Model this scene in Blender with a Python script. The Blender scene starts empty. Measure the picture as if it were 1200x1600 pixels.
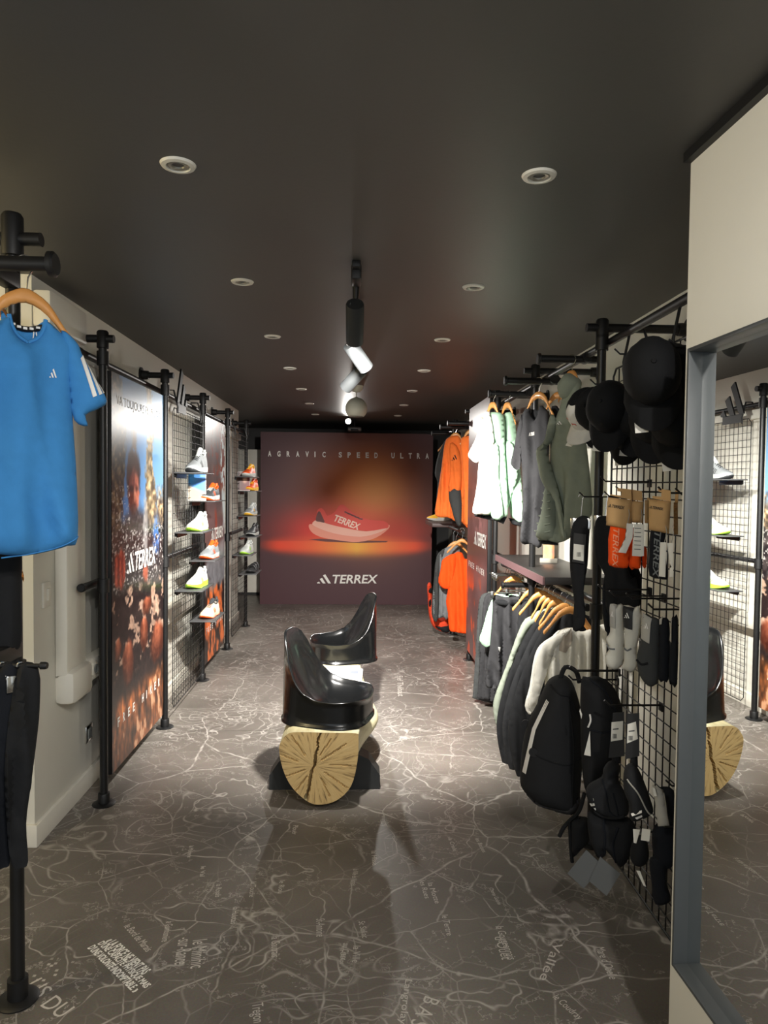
import bpy, bmesh, math, random
import numpy as np
from mathutils import Vector, Matrix, noise
from mathutils.geometry import delaunay_2d_cdt
random.seed(7)
sc = bpy.context.scene
C = sc.collection
PI = math.pi
R = math.radians

# ------------------------------------------------------------------ camera
FPX, CZ = 1090.0, 1.6
YAW, PITCH, ROLL = 0.04122, 0.034554, 0.011147
def cam_axes():
    f = Vector((math.sin(YAW)*math.cos(PITCH), math.cos(YAW)*math.cos(PITCH), -math.sin(PITCH)))
    r = Vector((math.cos(YAW), -math.sin(YAW), 0)); u = r.cross(f)
    return (math.cos(ROLL)*r + math.sin(ROLL)*u, -math.sin(ROLL)*r + math.cos(ROLL)*u, f)
CR, CU, CF = cam_axes()
cd = bpy.data.cameras.new('camera'); cam = bpy.data.objects.new('camera', cd); C.objects.link(cam)
M = Matrix((CR, CU, -CF)).transposed().to_4x4(); M.translation = (0, 0, CZ)
cam.matrix_world = M
cd.sensor_fit = 'VERTICAL'; cd.sensor_height = 36; cd.sensor_width = 27; cd.lens = FPX*36/1600
cd.clip_start = 0.05
sc.camera = cam
def ray(px, py): return CR*((px-600)/FPX) - CU*((py-800)/FPX) + CF
EYE = Vector((0, 0, CZ))
def onx(px, py, x): d = ray(px, py); return EYE + d*(x/d.x)
def ony(px, py, y): d = ray(px, py); return EYE + d*(y/d.y)
def onz(px, py, z): d = ray(px, py); return EYE + d*((z-CZ)/d.z)

# ------------------------------------------------------------------ world, lights, exposure
sc.view_settings.view_transform = 'Standard'; sc.view_settings.look = 'None'
sc.view_settings.gamma = 1; sc.view_settings.use_curve_mapping = False
sc.view_settings.exposure = 0.35
w = bpy.data.worlds.new('shop_front_daylight'); sc.world = w; w.use_nodes = True
w.node_tree.nodes['Background'].inputs[0].default_value = (0.86, 0.93, 1.0, 1)
w.node_tree.nodes['Background'].inputs[1].default_value = 0.8
def spot(name, loc, target, power, angle, blend=0.5, col=(1, .96, .90), size=.04):
    l = bpy.data.lights.new(name, 'SPOT'); l.energy = power; l.spot_size = R(angle); l.spot_blend = blend
    l.color = col; l.shadow_soft_size = size
    o = bpy.data.objects.new(name, l); C.objects.link(o); o.location = loc
    o.rotation_euler = (Vector(target)-Vector(loc)).to_track_quat('-Z', 'Y').to_euler()
    return o
def point(name, loc, power, col=(1, .95, .88), size=.1):
    l = bpy.data.lights.new(name, 'POINT'); l.energy = power; l.color = col; l.shadow_soft_size = size
    o = bpy.data.objects.new(name, l); C.objects.link(o); o.location = loc; return o
# the three cylinder spotlights of the ceiling track: (centre, aim, length); their cans are built below from the same numbers
CANS = [(ony(554.5, 505, 2.98), Vector((0, .80, -.60)).normalized(), .20), (ony(559.5, 557, 3.45), Vector((.42, .45, -.50)).normalized(), .155), (ony(552.5, 592, 3.78), Vector((-.48, .48, -.47)).normalized(), .15)]
for nm_, (c_, d_, l_), pw_, an_ in zip(('track_light_forward', 'track_light_right', 'track_light_left'), CANS, (760, 190, 165), (100, 92, 92)):
    p_ = c_+d_*(l_/2+.01); spot(nm_, p_, p_+d_, pw_, an_, .9)
# the glaring ceiling spotlight in front of the shoe panel, turned toward the entrance
spot('ceiling_spot_light', (-.10, 8.855, 2.43), (-.10, 6.6, .3), 120, 120, .9)
# shop lights behind the photographer (they give the shade of the mirror wall on the floor and the lit patch on that wall)
spot('entry_light_left_offscreen', (0.1, 0.1, 2.44), (-1.2, 2.4, 1.3), 62, 75, .8)
spot('entry_light_right_offscreen', (0.63, -0.1, 2.44), (0.35, 2.5, 0.5), 95, 82, .8)
spot('entry_wall_light_offscreen', (-0.75, 0.55, 2.44), (0.9, 1.5, 1.9), 34, 75, .35)
# warm lamp of the room to the left, seen on the end of the left wall
point('side_room_lamp_offscreen', (-2.1, 1.7, 2.2), 26, (1, .80, .42), .15)

# ------------------------------------------------------------------ materials
def S(r, g=None, b=None):
    if g is None: g = b = r
    f = lambda c: (c/255/12.92) if c/255 <= .04045 else ((c/255+.055)/1.055)**2.4
    return (f(r), f(g), f(b), 1)
MATS = {}
def mat(name, col, rough=.6, metal=0, var=.0, vscale=30, bump=0, bscale=200, emit=0, ecol=None, spec=.5, coat=0):
    if name in MATS: return MATS[name]
    m = bpy.data.materials.new(name); m.use_nodes = True; nt = m.node_tree; b = nt.nodes['Principled BSDF']
    b.inputs['Base Color'].default_value = col; b.inputs['Roughness'].default_value = rough
    b.inputs['Metallic'].default_value = metal; b.inputs['Specular IOR Level'].default_value = spec
    b.inputs['Coat Weight'].default_value = coat
    if var or bump:
        tc = nt.nodes.new('ShaderNodeTexCoord')
    if var:
        n = nt.nodes.new('ShaderNodeTexNoise'); n.inputs['Scale'].default_value = vscale; n.inputs['Detail'].default_value = 3
        nt.links.new(tc.outputs['Object'], n.inputs['Vector'])
        mx = nt.nodes.new('ShaderNodeMix'); mx.data_type = 'RGBA'
        mx.inputs[6].default_value = tuple(c*(1-var) for c in col[:3])+(1,); mx.inputs[7].default_value = tuple(min(1, c*(1+var)) for c in col[:3])+(1,)
        nt.links.new(n.outputs['Fac'], mx.inputs[0]); nt.links.new(mx.outputs[2], b.inputs['Base Color'])
    if bump:
        n2 = nt.nodes.new('ShaderNodeTexNoise'); n2.inputs['Scale'].default_value = bscale; n2.inputs['Detail'].default_value = 2
        nt.links.new(tc.outputs['Object'], n2.inputs['Vector'])
        bp = nt.nodes.new('ShaderNodeBump'); bp.inputs['Strength'].default_value = bump; bp.inputs['Distance'].default_value = .002
        nt.links.new(n2.outputs['Fac'], bp.inputs['Height']); nt.links.new(bp.outputs['Normal'], b.inputs['Normal'])
    if emit:
        b.inputs['Emission Color'].default_value = ecol or col; b.inputs['Emission Strength'].default_value = emit
    MATS[name] = m; return m
def fab(name, rgb, rough=.85): return mat(name, S(*rgb), rough, var=.12, vscale=25, bump=.25, bscale=350, spec=.25)
black = mat('black_powder_coat', S(20, 20, 21), .42, var=.1)
blackg = mat('black_plastic_fitting', S(16, 16, 17), .5)
chrome = mat('chrome', S(215, 213, 208), .18, 1)
white_paint = mat('white_wall_paint', S(222, 219, 208), .75, var=.03, vscale=3, bump=.1, bscale=120)
trim_paint = mat('white_trim_paint', S(226, 222, 210), .5, var=.02)
grey_paint = mat('grey_trim', S(120, 122, 120), .5)
dark_wall = mat('dark_wall_paint', S(58, 58, 58), .7, var=.06, vscale=4)
wood = mat('honey_hanger_wood', S(214, 150, 82), .4, var=.18, vscale=14, coat=.2)
whitep = mat('white_print', S(238, 236, 230), .6)
blackp = mat('black_print', S(22, 20, 18), .7)
paper = mat('white_paper_tag', S(222, 220, 210), .7)
paperd = mat('grey_paper_tag', S(168, 166, 158), .7)
kraft = mat('kraft_card', S(186, 148, 98), .8, var=.06, vscale=40)
blackcard = mat('black_card', S(30, 30, 31), .6)
greycard = mat('grey_card', S(92, 94, 94), .7)
cblack = fab('black_fabric', (27, 28, 30)); cblack2 = fab('soft_black_fabric', (34, 35, 37)); cnavy = fab('blue_black_fabric', (19, 22, 28))
cchar = fab('charcoal_fabric', (50, 50, 52)); cdgrey = fab('dark_grey_fabric', (64, 66, 66)); cgrey = fab('mid_grey_fabric', (118, 122, 124))
cmint = fab('mint_fabric', (168, 204, 176)); cmintd = cmint; csage = fab('sage_fabric', (134, 142, 128)); csaged = csage
cwhite = fab('white_fabric', (226, 224, 214)); cwhiteg = fab('off_white_sock', (212, 210, 198))
corange = fab('orange_jacket_fabric', (240, 118, 50)); corange2 = fab('bright_orange_fabric', (244, 82, 18)); cred = fab('red_orange_fabric', (214, 70, 40))
cblue = fab('sky_blue_fabric', (62, 134, 196)); cblued = cblue

# ------------------------------------------------------------------ mesh helpers
ROOT = {}
def newobj(name, me, parent=None, m=None, smooth=40):
    if m is not None: me.materials.append(m)
    if smooth and len(me.polygons):
        me.polygons.foreach_set('use_smooth', [True]*len(me.polygons))
        try: me.set_sharp_from_angle(angle=R(smooth))
        except Exception: pass
    o = bpy.data.objects.new(name, me); C.objects.link(o)
    if parent is not None: o.parent = parent
    return o
def root_mat(o):
    m = ROOT.get(o.name)
    return m if m is not None else Matrix.Identity(4)
class MB:
    def __init__(s): s.v = []; s.f = []
    def add(s, vs, fs):
        n = len(s.v); s.v += [tuple(p) for p in vs]; s.f += [tuple(i+n for i in f) for f in fs]; return s
    def box(s, c, d, m=None, bev=0):
        x, y, z = d[0]/2, d[1]/2, d[2]/2
        b = min(bev, x*.9, y*.9, z*.9)
        if b <= 0:
            vs = [(i*x, j*y, k*z) for k in (-1, 1) for j in (-1, 1) for i in (-1, 1)]
            fs = [(0, 2, 3, 1), (4, 5, 7, 6), (0, 1, 5, 4), (2, 6, 7, 3), (0, 4, 6, 2), (1, 3, 7, 5)]
        else:
            bm = bmesh.new(); bmesh.ops.create_cube(bm, size=1)
            for v in bm.verts: v.co = (v.co.x*d[0], v.co.y*d[1], v.co.z*d[2])
            bmesh.ops.bevel(bm, geom=bm.edges[:], offset=b, segments=2, affect='EDGES', profile=.5)
            bm.verts.index_update(); vs = [tuple(v.co) for v in bm.verts]; fs = [tuple(v.index for v in f.verts) for f in bm.faces]; bm.free()
        if m is not None: vs = [tuple(m @ Vector(p)) for p in vs]
        return s.add([(p[0]+c[0], p[1]+c[1], p[2]+c[2]) for p in vs], fs)
    def tube(s, pts, r, seg=10, cap=True, closed=False):
        pts = [Vector(p) for p in pts]; n = len(pts)
        rr = r if isinstance(r, (list, tuple)) else [r]*n
        t0 = (pts[1]-pts[0]).normalized(); up = Vector((0, 0, 1)) if abs(t0.z) < .9 else Vector((1, 0, 0))
        nrm = (up - t0*up.dot(t0)).normalized(); rings = []
        for i, p in enumerate(pts):
            if closed: t = (pts[(i+1) % n]-pts[i-1]).normalized()
            else: t = (pts[min(i+1, n-1)]-pts[max(i-1, 0)]).normalized()
            nrm = (nrm - t*nrm.dot(t)).normalized(); bn = t.cross(nrm)
            rings.append([p + (nrm*math.cos(2*PI*k/seg) + bn*math.sin(2*PI*k/seg))*rr[i] for k in range(seg)])
        vs = [q for g in rings for q in g]; fs = []
        for i in range(n if closed else n-1):
            a = i*seg; b = ((i+1) % n)*seg
            for k in range(seg): fs.append((a+k, a+(k+1) % seg, b+(k+1) % seg, b+k))
        if cap and not closed:
            fs.append(tuple(range(seg))[::-1]); fs.append(tuple((n-1)*seg+k for k in range(seg)))
        return s.add(vs, fs)
    def cyl(s, a, b, r, seg=16): return s.tube([a, b], r, seg)
    def lathe(s, prof, axis_o=(0, 0, 0), m=None, seg=24):
        # prof: list of (r, z); m maps local z axis
        vs = []; fs = []
        for r_, z in prof:
            for k in range(seg): vs.append((r_*math.cos(2*PI*k/seg), r_*math.sin(2*PI*k/seg), z))
        for i in range(len(prof)-1):
            for k in range(seg):
                a = i*seg+k; b = i*seg+(k+1) % seg; fs.append((a, b, b+seg, a+seg))
        if m is not None: vs = [tuple(m @ Vector(p)) for p in vs]
        return s.add([(p[0]+axis_o[0], p[1]+axis_o[1], p[2]+axis_o[2]) for p in vs], fs)
    def build(s, name, m, parent=None, world=False, smooth=40, fix=True):
        vs = s.v
        if world and parent is not None:
            inv = root_mat(parent).inverted(); vs = [tuple(inv @ Vector(p)) for p in vs]
        me = bpy.data.meshes.new(name); me.from_pydata(vs, [], s.f); me.update()
        if fix: bm = bmesh.new(); bm.from_mesh(me); bmesh.ops.recalc_face_normals(bm, faces=bm.faces[:]); bm.to_mesh(me); bm.free()
        o = newobj(name, me, parent, m, smooth)
        if parent is not None: ROOT[o.name] = root_mat(parent)
        return o
def tag(o, label, cat, group=None, kind=None):
    if label: o['label'] = label
    if cat: o['category'] = cat
    if group: o['group'] = group
    if kind: o['kind'] = kind
    return o
def thing(name, label, cat, loc=(0, 0, 0), a=0, group=None, m=None):
    o = bpy.data.objects.new(name, None); C.objects.link(o); o.empty_display_size = .05
    if m is None: m = Matrix.Translation(loc) @ Matrix.Rotation(a, 4, 'Z')
    o.matrix_world = m; ROOT[o.name] = m.copy()
    return tag(o, label, cat, group)
def struct(o): o['kind'] = 'structure'; return o
def cone_to(a, b):  # matrix whose z axis runs a -> b
    d = (Vector(b)-Vector(a)); return d.to_track_quat('Z', 'Y').to_matrix().to_4x4()
def copy_thing(o, m, label=None, group=None):
    c = o.copy(); C.objects.link(c); c.matrix_world = m; ROOT[c.name] = m.copy()
    if label: c['label'] = label
    if group: c['group'] = group
    for ch in list(o.children):
        k = ch.copy(); C.objects.link(k); k.parent = c
        for g in list(ch.children):
            q = g.copy(); C.objects.link(q); q.parent = k
    return c

# ---- soft shapes from outlines
def cat(pts, n=4, closed=True):
    out = []; L = len(pts)
    for i in range(L if closed else L-1):
        if closed: p0, p1, p2, p3 = (Vector(pts[(i+k-1) % L]) for k in range(4))
        else: p0, p1, p2, p3 = (Vector(pts[min(max(i+k-1, 0), L-1)]) for k in range(4))
        for j in range(n):
            t = j/n
            out.append(tuple(.5*((2*p1)+(p2-p0)*t+(2*p0-5*p1+4*p2-p3)*t*t+(3*p1-p0-3*p2+p3)*t**3)))
    if not closed: out.append(tuple(pts[-1]))
    return out
def resample(poly, s):
    out = []
    for i, p in enumerate(poly):
        q = poly[(i+1) % len(poly)]; L = math.hypot(q[0]-p[0], q[1]-p[1]); k = max(1, int(L/s+.5))
        for j in range(k): out.append((p[0]+(q[0]-p[0])*j/k, p[1]+(q[1]-p[1])*j/k))
    return out
def inpoly(P, poly):
    x, y = P[:, 0], P[:, 1]; ins = np.zeros(len(P), bool); n = len(poly)
    for i in range(n):
        x1, y1 = poly[i]; x2, y2 = poly[(i+1) % n]
        if y1 == y2: continue
        c = ((y1 > y) != (y2 > y)) & (x < (x2-x1)*(y-y1)/(y2-y1)+x1); ins ^= c
    return ins
def bdist(P, poly):
    d = np.full(len(P), 1e9); n = len(poly)
    for i in range(n):
        a = np.array(poly[i]); b = np.array(poly[(i+1) % n]); ab = b-a; L = (ab@ab) or 1e-12
        t = np.clip(((P-a)@ab)/L, 0, 1); d = np.minimum(d, np.hypot(*(P-(a+t[:, None]*ab)).T))
    return d
def tri2d(poly, s):
    b = resample(poly, s); P = np.array(b); lo, hi = P.min(0), P.max(0)
    gx = np.arange(lo[0]+s*.5, hi[0], s); gy = np.arange(lo[1]+s*.5, hi[1], s*.87); G = []
    for j, y in enumerate(gy):
        for x in gx: G.append((x+(s*.25 if j % 2 else -s*.25), y))
    G = np.array(G) if G else np.zeros((0, 2))
    if len(G):
        G = G[inpoly(G, b)]
        if len(G): G = G[bdist(G, b) > s*.95]
    ins = []
    for i in range(len(b)):
        p = np.array(b[i]); q = np.array(b[(i+1) % len(b)]); d = q-p; L = np.hypot(*d)
        if L < 1e-9: continue
        nn = np.array([-d[1], d[0]])/L
        for sg_ in (1, -1): ins.append((p+q)/2+nn*sg_*min(s*.4, .6*L+.0005))
    ins = np.array(ins); ins = ins[inpoly(ins, b)]
    if len(ins): ins = ins[bdist(ins, b) > s*.12]
    if len(ins):
        keep = []
        for p in ins:
            if not keep or np.min(np.hypot(*(np.array(keep)-p).T)) > s*.25: keep.append(p)
        G = np.concatenate([G, np.array(keep)]) if len(G) else np.array(keep)
    vs = [Vector(p) for p in b]+[Vector(p) for p in G]
    r_ = delaunay_2d_cdt(vs, [], [list(range(len(b)))], 1, 1e-6)
    V = np.array([tuple(v) for v in r_[0]]); F = []
    for f in r_[2]:
        p, q, r2 = (V[i] for i in f[:3]); ar = (q[0]-p[0])*(r2[1]-p[1])-(q[1]-p[1])*(r2[0]-p[0]); F.append(tuple(f) if ar > 0 else tuple(f[::-1]))
    return V, F, b
class Surf:
    def __init__(s, poly, th, ew, w0, amp, freq, seed):
        s.poly = poly; s.th = th; s.ew = ew; s.w0 = w0; s.amp = amp; s.freq = freq
        rg = np.random.RandomState(seed); s.ph = rg.rand(6)*6.28; A = np.array(poly); s.lo = A.min(0); s.hi = A.max(0)
    def prof(s, P):
        t = np.clip(bdist(P, s.poly)/s.ew, 0, 1); return np.sqrt(np.clip(1-(1-t)**2, 0, 1))
    def fold(s, P):
        u, v = P[:, 0], P[:, 1]; k = s.freq; p = s.ph; dn = (s.hi[1]-v)/max(s.hi[1]-s.lo[1], 1e-3)
        ph = k*u+p[0]+1.1*np.sin(2.7*v+p[1])+.6*v*k*.08
        f = .7*np.sin(ph)+.9*(1-2*np.abs(np.sin(.43*k*u+p[5]+.9*np.sin(3.1*v+p[2])+.25*k*v*.12))**.6)+.45*np.sin(1.7*k*u+p[2]+1.4*np.sin(4.1*v+p[3]))
        dg = np.abs(np.sin(.55*k*(.8*u+.6*v)+p[4])); f = f+.45*(1-2*dg**.5)*np.sin(9*v+p[3])
        return s.amp*f*(.35+.65*dn)
    def __call__(s, P):
        P = np.asarray(P, float).reshape(-1, 2); pr = s.prof(P); ins = inpoly(P, s.poly)
        pr = np.where(ins, pr, 0); return s.w0 + s.th*pr + s.fold(P)*pr
def puff(name, poly, m, parent, th=.04, ew=.06, w0=0, amp=.0, freq=40, seed=1, s=.018, back=.6, smooth_out=0):
    """a soft closed body with the given outline in the parent's (u, v) plane, bulging to the front and back"""
    if smooth_out: poly = cat(poly, smooth_out)
    V, F, b = tri2d(poly, s); sf = Surf(b, th, ew, w0, amp, freq, seed)
    pr = sf.prof(V); fo = sf.fold(V)*pr; n = len(V)
    edge = pr < 1e-6
    vs = [(V[i, 0], -(w0+th*pr[i]+fo[i]), V[i, 1]) for i in range(n)]; idx = {}
    for i in range(n):
        if edge[i]: idx[i] = i
        else: idx[i] = len(vs); vs.append((V[i, 0], -(w0-th*back*pr[i]+fo[i]*.6), V[i, 1]))
    fs = list(F)+[tuple(idx[i] for i in f[::-1]) for f in F if not all(edge[i] for i in f)]
    mb = MB(); mb.v = vs; mb.f = fs
    o = mb.build(name, m, parent, smooth=70, fix=False); return o, sf
def slab(name, poly, m, parent, th=.003, w0=0.0):
    """flat card: outline extruded by th"""
    n = len(poly); vs = [(p[0], -(w0+th), p[1]) for p in poly]+[(p[0], -w0, p[1]) for p in poly]
    fs = [tuple(range(n)), tuple(range(2*n-1, n-1, -1))]+[(i, i+n, (i+1) % n+n, (i+1) % n) for i in range(n)]
    mb = MB(); mb.v = vs; mb.f = fs; return mb.build(name, m, parent, smooth=0)
def decal(name, poly, sf, m, parent, off=.003, s=.015):
    V, F, b = tri2d(poly, s); wv = sf(V)+off
    n = len(V); vs = [(V[i, 0], -wv[i], V[i, 1]) for i in range(n)]+[(V[i, 0], -(wv[i]-off*.8), V[i, 1]) for i in range(n)]
    mb = MB(); mb.v = vs; mb.f = F+[tuple(i+n for i in f[::-1]) for f in F]
    return mb.build(name, m, parent, smooth=70, fix=False)
class Flat:
    def __init__(s, w): s.w = w
    def __call__(s, P): return np.full(len(np.asarray(P).reshape(-1, 2)), s.w)
TXT = {}
def text2d(string, bold=.0, shear=0.0, spacing=1.0):
    key = (string, bold, shear, spacing)
    if key in TXT: return TXT[key]
    cu = bpy.data.curves.new('t', 'FONT'); cu.body = string; cu.size = 1; cu.offset = bold; cu.shear = shear; cu.space_character = spacing; cu.resolution_u = 3
    o = bpy.data.objects.new('t', cu); C.objects.link(o)
    dg = bpy.context.evaluated_depsgraph_get(); me = bpy.data.meshes.new_from_object(o.evaluated_get(dg))
    V = np.array([tuple(v.co)[:2] for v in me.vertices]); F = [tuple(p.vertices) for p in me.polygons]
    bpy.data.objects.remove(o); bpy.data.curves.remove(cu); bpy.data.meshes.remove(me)
    lo, hi = V.min(0), V.max(0); V = (V-lo)/(hi-lo)
    TXT[key] = (V, F); return V, F
BARS = [[(.0, .10), (.155, .19), (.265, .0), (.05, .0)], [(.20, .40), (.375, .52), (.62, .0), (.41, .0)], [(.45, .72), (.60, .84), (1.0, .0), (.79, .0)]]
BARS = [[(.02, .06), (.17, .15), (.26, .0), (.06, .0)], [(.215, .36), (.385, .46), (.62, .0), (.43, .0)], [(.44, .66), (.60, .76), (.99, .0), (.80, .0)]]
def bars2d():
    V = []; F = []
    for b in BARS:
        n = len(V); V += b; F.append((n, n+1, n+2, n+3))
    V = np.array(V); V[:, 1] /= .76; return V, F
def place2d(V, o, e1, e2):  # unit square -> plane
    return np.array(o)+V[:, :1]*np.array(e1)+V[:, 1:]*np.array(e2)
def print2d(name, parts, sf, m, parent, off=.003):
    """lettering / marks: parts = [(V, F, origin, e1, e2)] laid on surface sf of the parent"""
    mb = MB()
    for V, F, o, e1, e2 in parts:
        Q = place2d(V, o, e1, e2); wv = sf(Q)+off
        mb.add([(Q[i, 0], -wv[i], Q[i, 1]) for i in range(len(Q))], F)
    return mb.build(name, m, parent, smooth=0)
def terrex(name, o, e1, e2, sf, m, parent, off=.003):
    """three slanted bars followed by the word; o lower left, e1 full width vector, e2 height vector"""
    o, e1, e2 = map(np.array, (o, e1, e2)); b = bars2d(); t = text2d('TERREX', .02, .18)
    return print2d(name, [(b[0], b[1], o, e1*.235, e2), (t[0], t[1], o+e1*.26, e1*.74, e2*.94)], sf, m, parent, off)
def tr(pts, o):
    """photo pixels -> (u, v) in the vertical plane of thing o"""
    inv = root_mat(o).inverted(); out = []; e = inv @ EYE; R3 = inv.to_3x3()
    for p in pts:
        d = R3 @ ray(*p); t = -e.y/d.y; q = e+d*t; out.append((q.x, q.z))
    return out
def hang(name, label, catg, px, py, x=None, y=None, a=0, group=None):
    p = onx(px, py, x) if x is not None else ony(px, py, y)
    return thing(name, label, catg, p, R(a), group)

# ------------------------------------------------------------------ the room
CEIL = 2.5
def floor_material():
    m = bpy.data.materials.new('printed_map_floor'); m.use_nodes = True; nt = m.node_tree; N = nt.nodes; L = nt.links
    b = N['Principled BSDF']; b.inputs['Roughness'].default_value = .42; b.inputs['Specular IOR Level'].default_value = .35
    tc = N.new('ShaderNodeTexCoord')
    def nz(scale, detail=3, vec=None, rough=.5):
        n = N.new('ShaderNodeTexNoise'); n.inputs['Scale'].default_value = scale; n.inputs['Detail'].default_value = detail; n.inputs['Roughness'].default_value = rough
        L.new(vec or tc.outputs['Object'], n.inputs['Vector']); return n
    def math_(op, a, bb=None, c=None):
        n = N.new('ShaderNodeMath'); n.operation = op
        for i, v in enumerate((a, bb, c)):
            if v is None: continue
            if isinstance(v, (int, float)): n.inputs[i].default_value = v
            else: L.new(v, n.inputs[i])
        return n.outputs[0]
    def vadd(v, n, amt):
        s = N.new('ShaderNodeVectorMath'); s.operation = 'MULTIPLY_ADD'; L.new(n.outputs['Color'], s.inputs[0]); s.inputs[1].default_value = (amt,)*3; L.new(v, s.inputs[2]); return s.outputs[0]
    def line(v, width):  # 1 on the line
        return math_('SUBTRACT', 1, math_('SMOOTHSTEP' if False else 'MINIMUM', math_('DIVIDE', v, width), 1))
    def voro_edge(scale, warp, wscale, width):
        v = N.new('ShaderNodeTexVoronoi'); v.feature = 'DISTANCE_TO_EDGE'; v.inputs['Scale'].default_value = scale
        L.new(vadd(tc.outputs['Object'], nz(wscale, 4), warp), v.inputs['Vector']); return line(v.outputs['Distance'], width)
    roads = voro_edge(1.15, .30, 1.3, .0065)
    lanes = voro_edge(2.7, .16, 2.4, .009)
    fields = voro_edge(5.5, .10, 3.0, .018)
    mask1 = nz(.8, 2); mask2 = nz(1.1, 2, rough=.4)
    def step(v, lo, hi):
        n = N.new('ShaderNodeMapRange'); n.interpolation_type = 'SMOOTHSTEP'; L.new(v, n.inputs[0]); n.inputs[1].default_value = lo; n.inputs[2].default_value = hi; return n.outputs[0]
    # height contours
    h = nz(.95, 3, rough=.45); fr = math_('FRACT', math_('MULTIPLY', h.outputs['Fac'], 34)); ct = line(math_('ABSOLUTE', math_('SUBTRACT', fr, .5)), .10)
    ct = math_('MULTIPLY', ct, step(mask1.outputs['Fac'], .47, .56))
    # river banks and hedges
    h2 = nz(.55, 5, rough=.6); rv = line(math_('ABSOLUTE', math_('SUBTRACT', h2.outputs['Fac'], .5)), .0028)
    h3 = nz(2.2, 6, rough=.65); hd = math_('MULTIPLY', line(math_('ABSOLUTE', math_('SUBTRACT', h3.outputs['Fac'], .5)), .0055), .8)
    # hamlets
    vd = N.new('ShaderNodeTexVoronoi'); vd.distance = 'CHEBYCHEV'; vd.inputs['Scale'].default_value = 46; L.new(tc.outputs['Object'], vd.inputs['Vector'])
    dots = math_('LESS_THAN', vd.outputs['Distance'], .23); vl = nz(1.6, 2); dots = math_('MULTIPLY', dots, step(vl.outputs['Fac'], .64, .70))
    vs_ = N.new('ShaderNodeTexVoronoi'); vs_.inputs['Scale'].default_value = 9; L.new(tc.outputs['Object'], vs_.inputs['Vector'])
    tot = math_('MULTIPLY', roads, .62)
    for k, a in ((math_('MULTIPLY', lanes, step(mask2.outputs['Fac'], .36, .46)), .5), (math_('MULTIPLY', fields, step(mask2.outputs['Fac'], .58, .50)), .22), (ct, .42), (rv, .6), (hd, .55), (dots, .7)):
        tot = math_('MAXIMUM', tot, math_('MULTIPLY', k, a))
    wear = nz(14, 3); tot = math_('MULTIPLY', tot, step(wear.outputs['Fac'], .25, .6))
    # woodland tints in the print
    tone = nz(.7, 4, rough=.6); grain = nz(150, 2)
    ramp = N.new('ShaderNodeValToRGB'); L.new(tone.outputs['Fac'], ramp.inputs[0])
    ramp.color_ramp.elements[0].position = .38; ramp.color_ramp.elements[0].color = S(92, 87, 81)
    ramp.color_ramp.elements[1].position = .62; ramp.color_ramp.elements[1].color = S(124, 117, 110)
    gm = N.new('ShaderNodeMix'); gm.data_type = 'RGBA'; gm.blend_type = 'OVERLAY'; gm.inputs[0].default_value = .28
    L.new(ramp.outputs[0], gm.inputs[6]); L.new(grain.outputs['Color'], gm.inputs[7])
    mx = N.new('ShaderNodeMix'); mx.data_type = 'RGBA'; L.new(tot, mx.inputs[0]); L.new(gm.outputs[2], mx.inputs[6]); mx.inputs[7].default_value = S(214, 208, 200)
    L.new(mx.outputs[2], b.inputs['Base Color'])
    return m
MFLOOR = floor_material()
mapink = mat('map_lettering', S(200, 194, 186), .5)
fl = MB().box((-.4, 4.8, -.06), (4.4, 12.4, .11)).build('floor', dark_wall, None, smooth=0); struct(fl)
ys = [-1.4, 1.3, 4.55, 7.6, 11.0]
for a_, b_ in zip(ys[:-1], ys[1:]):
    MB().box((-.4, (a_+b_)/2, -.003), (4.4, b_-a_-.004, .006)).build('floor_sheet', MFLOOR, fl, smooth=0)
ceilm = mat('dark_ceiling_paint', S(74, 73, 71), .5, var=.06, vscale=2, bump=.12, bscale=60, spec=.5)
ce = MB().box((-.4, 4.8, CEIL+.05), (4.4, 12.4, .1)).build('ceiling', ceilm, None, smooth=0); struct(ce)
wl = MB().box((-1.66, 5.75, 1.25), (.52, 5.32, 2.5)).build('wall_left', white_paint, None, smooth=0); struct(wl)
struct(MB().box((-2.5, 4.8, 1.25), (.1, 12.4, 2.5)).build('wall_far_left', white_paint, None, smooth=0))
struct(MB().box((1.53, 6.2, 1.25), (.12, 9.4, 2.5)).build('wall_right', white_paint, None, smooth=0))
struct(MB().box((-.4, 10.95, 1.25), (4.4, .1, 2.5)).build('wall_back', dark_wall, None, smooth=0))
# wall with the mirror, turned about 2 degrees
MA = R(1.85)
MW = Matrix.Translation((.886, 1.858, 0)) @ Matrix.Rotation(MA, 4, 'Z')   # local -y runs along the wall toward the viewer, +x into the wall
bx = MB().box((.29, -1.5, 1.25), (.58, 3.0, 2.5)); bx.v = [tuple(MW @ Vector(p)) for p in bx.v]
struct(bx.build('wall_mirror', white_paint, None, smooth=0))
bx = MB().box((-.006, -1.5, 2.487), (.03, 3.0, .025)); bx.v = [tuple(MW @ Vector(p)) for p in bx.v]
struct(bx.build('shadow_gap_strip', blackg, None, smooth=0))  # black strip standing in for the shade of the gap under the ceiling
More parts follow.
